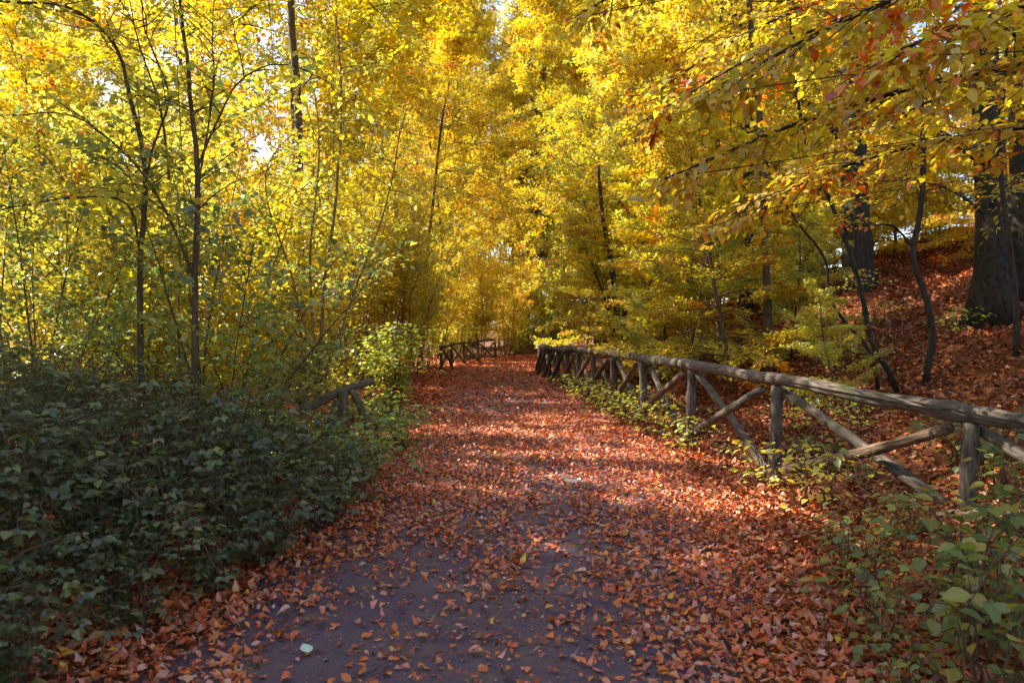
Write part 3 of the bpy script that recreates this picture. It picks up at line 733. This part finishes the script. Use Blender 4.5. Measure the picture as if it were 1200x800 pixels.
for x, y, k, s in [(9, 36, 'tt3', .8), (16, 35, 'tt3', .9), (22, 31, 'tt2', 1), (25, 24, 'tt3', .9), (13, 38, 'tt2', .9), (19, 40, 'tt3', 1), (5.4, 30.5, 'tt2', 1.05), (7.4, 24.5, 'tt1', .9), (3.9, 23, 'tt2', .85), (11.5, 30, 'tt1', 1)]:
    put(k, x, y, s, label={'tt1': 'tall golden yellow tree high on the leafy slope', 'tt2': 'tall greenish yellow tree high on the leafy slope', 'tt3': 'tall orange flecked beech high on the leafy slope'}[k], group={'tt1': 'golden', 'tt2': 'greenish', 'tt3': 'orange flecked'}[k] + ' tall trees up the slope')
# trees of the same wood whose crowns close over the start of the path
for x, y, k, s in [(-9.4, 7.4, 'tt1', .95), (-8.4, 4.6, 'tt2', 1.1), (-13.6, 8.6, 'tt1', 1.0), (-6.9, 8.0, 'tt4', 1.0), (-10, -1.0, 'tt1', 1.0), (6.8, 1.2, 'tt3', .85), (-3.5, -5, 'tt2', 1.0), (4, -6, 'tt1', .9)]:
    put(k, x, y, s, label='tall tree whose crown closes over the shaded start of the path', group='tall trees over the start of the path')

# ------------------------------------------------------------------ the beeches and saplings with stems of their own shape
def PX(px, py, d):                        # a point at depth d metres, given where a sight line from eye height meets it
    return np.array([(px - 600) / 900 * d, d, 1.55 - (py - 380) / 900 * d])

def beech(name, pts, r, limbs, label, pal=BEE, flare=.8, fr=44, extra=()):
    base = np.array(pts[0], float); root = empty(name, base); tag(root, label, 'tree')
    P = spline(pts, 26); P[0][2] -= .25
    h = (P[:, 2] - P[0, 2]) / max(1e-6, P[-1, 2] - P[0, 2])
    R = r * (1 - .55 * h); fl = flare * np.exp(-np.maximum(P[:, 2] - base[2], 0) / (r * 1.25))
    tb = Tubes(); tb.add(P - base, R, k=22, noise=.018, flare=fl)
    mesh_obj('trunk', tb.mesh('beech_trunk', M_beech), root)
    LV = Leaves(); tw = Tubes()
    for lp, lr in limbs:
        Q = spline(lp, 16); t = np.linspace(0, 1, 16)
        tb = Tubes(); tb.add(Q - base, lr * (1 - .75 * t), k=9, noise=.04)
        mesh_obj('limb', tb.mesh('beech_limb', M_beech), root)
        Ln = np.linalg.norm(np.diff(Q, axis=0), axis=1).sum()
        for j in range(int(Ln * 6)):
            q, dr = at_t(Q, rng.uniform(.3, 1)); dr /= np.linalg.norm(dr)
            dd = dr * .7 + rng.normal(0, .6, 3) * [1, 1, .35]
            W = walk(q, dd, rng.uniform(.5, 1.3), 6, .12, -.02)
            tw.add(W - base, np.linspace(.008, .002, 7), k=4, cap=False)
            frond(LV, W - base, (rng.normal(0, .15), rng.normal(0, .15), 1), fr, .085, .22, pal, jit=.28)
    p, d, n, l, c = LV.arrays(); V, F, cc = quad_leaves(p, d, n, l, c)
    o = mesh_obj('crown', new_mesh('beech_crown', V, F, M_leaf, cc), root); o['kind'] = 'stuff'
    mesh_obj('twigs', tw.mesh('beech_twigs', M_stem), root)['kind'] = 'stuff'
    return root

A0 = PX(1005, 330, 19.7); A0[2] = hz(A0[0], A0[1])
topA = A0 + [-.3, .2, 14]
beech('beech_tree', [A0, A0 + [-.05, 0, 1.2], A0 + [-.12, 0, 3], A0 + [-.2, .1, 7], topA], .37,
      [([A0 + [-.1, 0, 3.6], A0 + [-1.6, -1.0, 4.6], A0 + [-3.4, -2.2, 4.9]], .12), ([A0 + [-.1, 0, 4.3], A0 + [1.8, -.8, 5.2], A0 + [3.8, -1.2, 5.6]], .12),
       ([A0 + [-.2, 0, 5.5], A0 + [-2.0, 1.2, 7.2], A0 + [-4, 2, 8]], .13), ([A0 + [-.2, 0, 6.0], A0 + [.8, -2.4, 7.2], A0 + [1.4, -4.6, 7.4]], .12), ([A0 + [-.2, 0, 7.4], A0 + [2.2, 1, 9.4], A0 + [4, 1.4, 10.4]], .1), ([A0 + [-.2, 0, 8.4], A0 + [-1.6, -1, 10.8], A0 + [-3.4, -1.6, 11.8]], .1)],
      'stout dark beech trunk with flared roots standing alone on the leafy slope')
B0 = PX(1163, 358, 12.2); B0[2] = hz(B0[0], B0[1])
beech('beech_tree', [B0, PX(1162, 300, 12.2), PX(1158, 200, 12.2), PX(1150, 90, 12.2), PX(1142, -60, 12.3), PX(1135, -300, 12.5)], .265,
      [([PX(1150, 188, 12.1), PX(1110, 165, 11.6), PX(1075, 145, 11.2), PX(1040, 124, 10.8), PX(990, 112, 10.3)], .085),
       ([PX(1150, 112, 12.1), PX(1110, 92, 11.8), PX(1060, 84, 11.4), PX(1000, 78, 10.8)], .06),
       ([PX(1150, 250, 12.0), PX(1110, 222, 11.2), PX(1060, 212, 10.6), PX(1010, 215, 10.2)], .03), ([PX(1160, 240, 12.0), PX(1180, 215, 11.0), PX(1200, 205, 10.4)], .025),
       ([PX(1150, 60, 12.1), PX(1185, 20, 11.7), PX(1230, -40, 11.2)], .07),
       ([PX(1146, -20, 12.2), PX(1080, -70, 11.6), PX(980, -110, 11), PX(860, -120, 10.4)], .10),
       ([PX(1146, -60, 12.2), PX(1190, -120, 12.8), PX(1260, -200, 13.5)], .10), ([PX(1140, -140, 12.2), PX(1060, -240, 13), PX(960, -300, 14)], .09)],
      'big beech with heavy low limb reaching over the slope and spreading roots')
B1 = PX(1199, 350, 12.9); B1[2] = hz(B1[0], B1[1])
beech('beech_tree', [B1, PX(1196, 260, 12.9), PX(1192, 130, 13), PX(1200, -20, 13.1), PX(1215, -250, 13.4)], .20,
      [([PX(1200, 60, 13), PX(1150, 10, 12.6), PX(1080, -10, 12.2)], .05), ([PX(1205, -60, 13), PX(1270, -130, 12.6), PX(1340, -180, 12.2)], .06)],
      'narrower beech trunk pressed close behind the big limbed beech', flare=.5)

def sapling(name, stems, label, pal, leaf=.08, twn=5, per=16, cat='sapling', mat=M_stem, t0=.3, hang=.1, tl=(.4, 1.0), wr=.65, jit=.3):
    base = np.array(stems[0][0][0], float); root = empty(name, base); tag(root, label, cat)
    LV = Leaves(); tw = Tubes()
    for pts, r in stems:
        P = spline(pts, 30); P = P + np.cumsum(rng.normal(0, .006, P.shape), 0) * np.linspace(0, 1, 30)[:, None]
        P[0][2] -= .1
        tb = Tubes(); tb.add(P - base, r * (1 - .7 * np.linspace(0, 1, 30)), k=9, noise=.05)
        mesh_obj('stem', tb.mesh('sapling_stem', mat), root)
        Ln = np.linalg.norm(np.diff(P, axis=0), axis=1).sum()
        for j in range(int(Ln * twn)):
            u = rng.uniform(t0, 1); q, dr = at_t(P, u); dr /= np.linalg.norm(dr); a = rng.uniform(0, 6.28)
            dd = dr * .5 + np.array([math.cos(a), math.sin(a), rng.uniform(-.1, .5)])
            W = walk(q, dd, rng.uniform(*tl), 6, .13, -.02)
            tw.add(W - base, np.linspace(.007, .002, 7), k=4, cap=False)
            frond(LV, W - base, (rng.normal(0, .2), rng.normal(0, .2), 1), per, leaf, .17, pal, jit=jit, hang=hang)
    p, d, n, l, c = LV.arrays(); V, F, cc = oval_leaves(p, d, n, l, c, wr=wr)
    o = mesh_obj('foliage', new_mesh('sapling_leaves', V, F, M_leaf, cc), root); o['kind'] = 'stuff'
    mesh_obj('twigs', tw.mesh('sapling_twigs', mat), root)['kind'] = 'stuff'
    return root

def pl(d, *pts): return [PX(x, y, d + (k[0] if k else 0)) for x, y, *k in pts]
sapling('sapling', [(pl(10.0, (1085, 443), (1093, 392), (1086, 352), (1068, 300), (1077, 250), (1080, 180), (1077, 100), (1086, 20), (1080, -80)), .048),
                    (pl(10.0, (1070, 292), (1045, 266), (1010, 268), (985, 262)), .018)],
        'bent sapling with kinked grey stem on the slope below the big beech', BEE, t0=.45, per=26, mat=M_dark)
sapling('sapling', [(pl(10.3, (1052, 450), (1022, 402), (1010, 345), (990, 282), (966, 222), (945, 175), (930, 90), (920, -20)), .040)],
        'slanting dark sapling leaning towards the fence beside the kinked one', BEE, t0=.6, per=16, twn=4, mat=M_dark)
sapling('sapling', [(pl(10.6, (1030, 447), (1016, 406), (990, 376), (971, 342), (970, 310), (936, 262), (906, 205), (880, 130)), .026)],
        'thinnest slanting sapling on the slope, bending low toward the fence', BEE, t0=.55, per=16, twn=4, mat=M_dark)
sapling('sapling', [(pl(9.3, (1192, 415), (1189, 350), (1178, 270), (1166, 170), (1172, 60), (1165, -50)), .042)],
        'straight dark sapling rising in front of the big beech roots', BEE, t0=.5, per=20, mat=M_dark)
sapling('sapling', [(pl(20, (724, 397), (722, 360), (716, 310), (705, 250), (700, 190)), .10), (pl(20, (727, 397), (735, 350), (748, 300), (755, 250)), .07), (pl(20, (720, 397), (708, 350), (690, 300)), .05)],
        'dark forked tree clump just behind the end of the rail', YEL, twn=8, per=30, leaf=.09, mat=M_dark)
sapling('sapling', [(pl(17, (832, 345), (830, 300), (826, 250), (824, 180), (822, 60)), .10)],
        'dark straight young trunk among yellow sprays above the fence', BEE, twn=6, per=26, leaf=.09, mat=M_dark)
# left foreground saplings
sapling('sapling', [(pl(7.6, (228, 462), (229, 330), (233, 200), (225, 110), (217, 40), (204, -60)), .040),
                    (pl(7.6, (232, 200), (255, 145), (290, 90), (330, 78), (380, 100)), .014), (pl(7.6, (229, 330), (200, 255), (150, 180), (90, 137), (0, 134)), .016),
                    (pl(7.6, (231, 230), (243, 165), (252, 90), (250, 20), (262, -40)), .012)],
        'upright sapling with knotted brown stem rising from the bramble bank', YGR, t0=.2, per=12, twn=6, leaf=.09, hang=.35, mat=M_stem)
sapling('sapling', [(pl(7.9, (165, 470), (165, 320), (172, 200), (158, 120), (138, 55), (95, 15), (0, 4)), .036),
                    (pl(7.9, (166, 300), (150, 240), (80, 235), (15, 247), (-40, 260)), .014), (pl(7.9, (200, 200), (188, 120), (165, 55), (150, -30)), .014), (pl(7.9, (168, 240), (180, 180), (200, 120), (176, 30), (180, -40)), .016)],
        'thin sapling arching left at its top beside the bramble bank', YGR, t0=.2, per=12, twn=6, leaf=.09, hang=.35)
sapling('sapling', [(pl(9.5, (375, 440), (380, 340), (395, 230), (400, 130), (390, 20)), .028), (pl(9.5, (372, 440), (345, 330), (325, 180), (345, 160), (380, 150)), .016), (pl(9.5, (380, 440), (420, 330), (455, 240), (480, 130)), .018), (pl(9.5, (370, 440), (365, 300), (378, 180), (372, 60)), .02)],
        'fan of slender pale stems behind the broken mossy rail', YGR, t0=.25, per=14, twn=6, leaf=.085, hang=.3, mat=M_twig)

# beech standing right beside the frame whose sprays hang over the fence
ob = empty('beech_tree', (4.9, 4.4, hz(4.9, 4.4))); tag(ob, 'beech with large yellow and orange leaves on sprays hanging over the fence', 'tree')
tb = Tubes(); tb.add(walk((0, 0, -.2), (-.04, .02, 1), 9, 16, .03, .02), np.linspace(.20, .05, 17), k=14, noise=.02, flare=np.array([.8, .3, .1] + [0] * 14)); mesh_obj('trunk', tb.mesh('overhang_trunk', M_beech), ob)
beech_leaf = [one_leaf('beech_leaf', M_beech_leaf, w_, f_, c_) for w_, f_, c_ in ((.62, .18, .08), (.68, .25, .16), (.58, .12, .02), (.66, .3, .22))]
orange_leaf = [one_leaf('orange_beech_leaf', M_orange_leaf, w_, f_, c_) for w_, f_, c_ in ((.62, .25, .12), (.66, .4, .25))]
def leaf_obj(name, meshes, parent, p, d, n, l):
    d = d / np.linalg.norm(d); n = n - d * np.dot(n, d); n /= np.linalg.norm(n); s = np.cross(d, n)
    o = mesh_obj(name, meshes[rng.integers(len(meshes))], parent)
    M = Matrix(((s[0] * l, d[0] * l, n[0] * l, p[0]), (s[1] * l, d[1] * l, n[1] * l, p[1]), (s[2] * l, d[2] * l, n[2] * l, p[2]), (0, 0, 0, 1)))
    o.matrix_basis = M
    return o
LV = Leaves(); tw = Tubes(); org = np.array(ob.location)
for pts, r in [([(4.8, 4.5, 3.0), (3.6, 5.0, 3.25), (2.2, 5.2, 3.0), (1.05, 5.3, 2.55)], .035), ([(4.8, 4.5, 3.4), (3.4, 4.4, 3.7), (2.2, 4.6, 3.45), (1.2, 4.9, 3.0)], .035),
               ([(4.8, 4.5, 2.7), (3.8, 5.4, 2.95), (2.8, 6.0, 2.85), (1.9, 6.6, 2.5)], .03), ([(4.8, 4.5, 3.6), (3.4, 5.8, 4.1), (2.2, 6.6, 3.9), (1.2, 7.0, 3.4)], .035),
               ([(4.8, 4.5, 3.3), (4.2, 6.0, 3.6), (3.6, 7.2, 3.5), (2.9, 8.2, 3.1)], .03), ([(4.8, 4.5, 4.2), (3.0, 5.2, 4.8), (1.6, 5.8, 4.5), (.5, 6.2, 4.0)], .035), ([(4.8, 4.5, 4.0), (3.6, 6.6, 4.6), (2.4, 7.8, 4.5), (1.4, 8.6, 4.0)], .035), ([(4.8, 4.5, 3.2), (3.9, 4.6, 3.5), (2.9, 4.4, 3.35), (2.0, 4.2, 3.0)], .03)]:
    Q = spline(pts, 18)
    tb = Tubes(); tb.add(Q - Q[0], r * (1 - .8 * np.linspace(0, 1, 18)), k=8, noise=.04); o = mesh_obj('branch', tb.mesh('overhang_branch', M_beech), ob); o.location = Q[0] - org
    for j in range(44):
        u = .15 + .85 * (j + rng.uniform()) / 44; q, dr = at_t(Q, u); dr /= np.linalg.norm(dr)
        a = (1 if j % 2 else -1) * rng.uniform(.5, 1.2)
        dd = np.array([dr[0] * math.cos(a) - dr[1] * math.sin(a), dr[0] * math.sin(a) + dr[1] * math.cos(a), dr[2] - .08 + rng.normal(0, .15)])
        W = walk(q, dd, rng.uniform(.35, .95) * (1.2 - .5 * u), 6, .10, -.03)
        tw.add(W - org, np.linspace(.006, .0015, 7), k=4, cap=False)
        frond(LV, W - org, (rng.normal(0, .18), rng.normal(0, .18), 1), 26, .078, .12, BEE, jit=.3, hang=.1)
p, d, n, l, c = LV.arrays()
wp = p + org; inview = (wp[:, 0] / wp[:, 1] < .66) & (wp[:, 2] < 1.55 + .43 * wp[:, 1])
key = np.where(inview, wp[:, 1] + rng.uniform(0, 1.2, len(p)), 99); order = np.argsort(key); big = order[:280]; rest = order[280:]
for i in big: leaf_obj('leaf', orange_leaf if c[i][1] < .55 * c[i][0] else beech_leaf, ob, p[i], d[i], n[i], l[i])
V, F, cc = oval_leaves(p[rest], d[rest], n[rest], l[rest], c[rest])
o = mesh_obj('foliage', new_mesh('overhang_leaves', V, F, M_leaf, cc), ob); o['kind'] = 'stuff'
mesh_obj('twigs', tw.mesh('overhang_twigs', M_stem), ob)['kind'] = 'stuff'

# ------------------------------------------------------------------ bramble bank, weeds and bushes
def bramble(name, hgt, rad, ncane, nleaf, pal, leafm, ll=(.055, .095), nobj=28, cane=M_cane, trif=True, wr=.74, up=.25):
    root = empty(name); LV = Leaves(); tw = Tubes()
    for c_ in range(ncane):
        az = rng.uniform(0, 6.283); reach = rad * rng.uniform(.35, 1.1)
        top = hgt * rng.uniform(.55, 1.1)
        P = spline([(0.1 * math.cos(az), .1 * math.sin(az), -.08), (.45 * reach * math.cos(az + .2), .45 * reach * math.sin(az + .2), top * .85), (.8 * reach * math.cos(az), .8 * reach * math.sin(az), top), (1.15 * reach * math.cos(az - .1), 1.15 * reach * math.sin(az - .1), top * .72)], 14)
        P += rng.normal(0, .015, P.shape)
        tw.add(P, np.linspace(.006, .0025, 14), k=5, cap=False)
        k = nleaf // ncane
        for j in range(k):
            u = .15 + .85 * (j + rng.uniform()) / k; q, dr = at_t(P, u); dr = dr / np.linalg.norm(dr)
            a = rng.uniform(0, 6.283); out = np.array([math.cos(a), math.sin(a), rng.uniform(-.1, .5)]); q2 = q + out * rng.uniform(.05, .16)
            nn = np.array([rng.normal(0, .35), rng.normal(0, .35), 1]) + out * .35
            L = rng.uniform(*ll) * rng.choice([.6, 1, 1, 1.15])
            for b_, sc_ in (((0, 1.0), (1.15, .82), (-1.15, .82)) if trif else ((0, 1.0),)):
                dd = np.array([math.cos(a + b_), math.sin(a + b_), -.18 + rng.normal(0, .15)])
                LV.add((q2 + dd * .008)[None], dd[None], (nn + rng.normal(0, .12, 3))[None], np.array([L * sc_]), pick(pal, 1))
    p, d, n, l, c = LV.arrays()
    order = np.argsort(-(p[:, 2] / hgt + .5 * np.linalg.norm(p[:, :2], axis=1) / rad + rng.uniform(0, .5, len(p)))); big, rest = order[:nobj], order[nobj:]
    mesh_obj('stems', tw.mesh(name + '_stems', cane), root)['kind'] = 'stuff'
    V, F, cc = oval_leaves(p[rest], d[rest], n[rest], l[rest], c[rest], wr=wr)
    o = mesh_obj('foliage', new_mesh(name + '_foliage', V, F, M_leaf, cc), root); o['kind'] = 'stuff'
    for i in big: leaf_obj('leaf', leafm, root, p[i], d[i], n[i], l[i])
    freeze(root)
    return root
br_leaf = [one_leaf('bramble_leaf', M_bramble_leaf, w_, f_, c_) for w_, f_, c_ in ((.78, .2, .1), (.72, .28, .18), (.84, .14, .05), (.75, .24, .25))]
we_leaf = [one_leaf('weed_leaf', M_weed_leaf, w_, f_, c_) for w_, f_, c_ in ((.74, .2, .1), (.68, .28, .18), (.8, .14, .06), (.72, .3, .25))]
gr_leaf = [one_leaf('green_leaf', M_green_leaf, w_, f_, c_) for w_, f_, c_ in ((.74, .2, .1), (.68, .28, .18), (.8, .14, .06))]
proto['br1'] = [bramble('bramble_bush', .95, .75, 22, 430, BRA, br_leaf, (.04, .082)), False]
proto['br2'] = [bramble('bramble_bush', 1.15, .8, 24, 500, BRA, br_leaf, (.04, .082)), False]
proto['br3'] = [bramble('bramble_bush', .65, .65, 20, 360, BRA, br_leaf, (.035, .075)), False]
proto['gb'] = [bramble('leafy_bush', .6, .6, 16, 230, GRN, gr_leaf, (.05, .08), nobj=36), False]
proto['rb'] = [bramble('leafy_bush', 1.25, .78, 44, 2100, RBU, we_leaf, (.045, .085), nobj=30, trif=False), False]
proto['yb'] = [bramble('leafy_bush', 1.25, .95, 28, 1000, YGR, we_leaf, (.06, .10), nobj=20, trif=False), False]
proto['wd1'] = [bramble('weed_plant', .55, .55, 12, 150, WEE, we_leaf, (.05, .09), nobj=46, trif=False), False]
proto['wd2'] = [bramble('weed_plant', .75, .6, 13, 170, WEE, we_leaf, (.06, .112), nobj=46, trif=False), False]
proto['wd3'] = [bramble('weed_plant', .40, .45, 10, 130, YGR, we_leaf, (.04, .075), nobj=24, trif=False), False]
bank = []
for y, xs in [(2.9, (-2.1,)), (3.3, (-2.1, -2.6)), (3.8, (-2.0, -2.5, -3.0)), (4.3, (-1.85, -2.4, -3.1)), (4.9, (-1.7, -2.3, -2.9, -3.6)), (5.6, (-1.5, -2.1, -2.8, -3.5, -4.2)), (6.4, (-1.55, -2.2, -2.9, -3.6, -4.4)), (7.3, (-1.95, -2.7, -3.5, -4.3, -5.1)), (8.3, (-2.6, -3.4, -4.3, -5.2, -6.0)), (9.4, (-3.2, -4.4, -5.8))]:
    for i, x in enumerate(xs):
        bank.append((x + rng.normal(0, .1), y + rng.normal(0, .12), 'br3' if i == 0 else ('br1' if i == 1 else 'br2')))
for x, y, k in bank:
    lab = {'br3': 'low dark bramble spilling onto the left edge of the leafy path', 'br1': 'waist high dark bramble bush in the shaded bank', 'br2': 'tall dark bramble bush deep in the shaded bank'}[k]
    put(k, x, y, rng.uniform(.62, 1.08), label=lab, cat='bramble', group={'br3': 'low brambles along the path edge', 'br1': 'waist high brambles of the bank', 'br2': 'tall brambles deep in the bank'}[k])
for x, y, s, lab in [(-2.15, 7.9, 1.15, 'fresh green leafy bush half burying the broken mossy rail'), (-1.42, 6.6, 1.0, 'fresh green leafy bush where the bramble bank meets the path'), (-1.55, 7.5, 1.0, 'fresh green leafy bush in front of the broken fence post'), (-1.45, 9.5, .9, 'pale green leafy bush beside the path past the broken fence'), (-1.9, 10.3, 1.0, 'green leafy bush under the hazel stems past the broken fence')]:
    put('gb', x, y, s, label=lab, cat='bush')
put('rb', -1.95, 12.7, 1.15, label='rounded yellow-green bush bulging at the left edge of the sunlit path', cat='bush')
for x, y, s in [(-4.2, 10.6, 1), (-5.4, 11.4, 1.1), (-3.9, 14.6, 1), (-5.0, 16.2, 1.1), (-7.2, 15.0, 1.1), (-8.6, 13.2, 1), (-3.7, 19.8, 1.1), (-6.3, 19.8, 1.2), (-8.6, 21.5, 1.3), (-4.2, 23.4, 1.2), (-11.5, 20, 1.3), (-6.0, 25.2, 1.4), (-3.9, 28.4, 1.3), (-3.0, 31.6, 1.4), (-9.5, 27, 1.5), (-2.2, 34.4, 1.4), (.3, 38.8, 1.4), (-13, 26, 1.6), (3.0, 42, 1.5), (-6.5, 32, 1.6), (8, 45.6, 1.4)]:
    put('yb', x, y, s, label='low yellow-green undergrowth bush beneath the golden thicket', cat='bush', group='undergrowth bushes beneath the thicket')
put('yb', -2.5, 11.6, .8, label='yellow-green bush tucked under the slender pale stems', cat='bush')
for x, y, k, s in [(1.95, 10.6, 'wd3', 1.1), (1.75, 11.6, 'wd3', 1.2), (1.75, 12.6, 'wd3', 1.1), (1.55, 13.6, 'wd3', 1.2), (1.5, 14.7, 'wd3', 1.2), (1.4, 15.8, 'wd3', 1.1), (1.3, 17.2, 'wd3', 1.1), (2.15, 9.4, 'wd3', 1.0), (2.2, 11.3, 'wd3', 1.3), (2.05, 13.2, 'wd3', 1.3), (1.85, 15.2, 'wd3', 1.2)]:
    put(k, x, y, s, label='small yellow-green weed growing at the foot of the fence', cat='plant', group='weeds at the foot of the fence')
for x, y, s in [(4.2, 9.2, 1), (5.0, 11.6, 1.2), (6.4, 11.0, 1), (7.2, 15.2, 1.3), (6.2, 13.4, 1.2), (5.2, 14.6, 1.3), (7.8, 17.5, 1.4), (4.3, 10.6, 1.0), (3.6, 9.6, 1.1)]:
    put('wd3', x, y, s, label='low green weed on the leaf covered slope between the saplings', cat='plant', group='weeds on the leafy slope')
for x, y, k, s in [(2.4, 7.2, 'wd3', 1.1), (2.5, 6.3, 'wd3', 1.2), (3.3, 7.2, 'wd1', .65), (2.75, 5.4, 'wd1', .6), (2.3, 5.0, 'wd1', .65), (2.0, 4.4, 'wd1', .7), (2.55, 4.3, 'wd2', .8), (3.05, 4.45, 'wd2', .9), (1.75, 3.7, 'wd1', .75), (2.2, 3.55, 'wd2', .85), (1.85, 3.0, 'wd2', .75), (2.65, 3.65, 'wd2', 1.0), (3.9, 6.2, 'wd2', 1.0), (3.4, 8.4, 'wd1', .9), (4.3, 7.2, 'wd1', 1.0), (1.62, 3.15, 'wd1', .55), (2.15, 2.85, 'wd2', .95)]:
    put(k, x, y, s, label={'wd1': 'knee high green plant with broad leaves sprouting around the near fence posts', 'wd2': 'tallest kind of broad leaved green plant by the near fence posts', 'wd3': 'small yellow-green plant on the leaves between path and near fence posts'}[k], cat='plant', group={'wd1': 'knee high', 'wd2': 'tall', 'wd3': 'small'}[k] + ' plants by the near fence posts')

sc.view_layers[0].update()
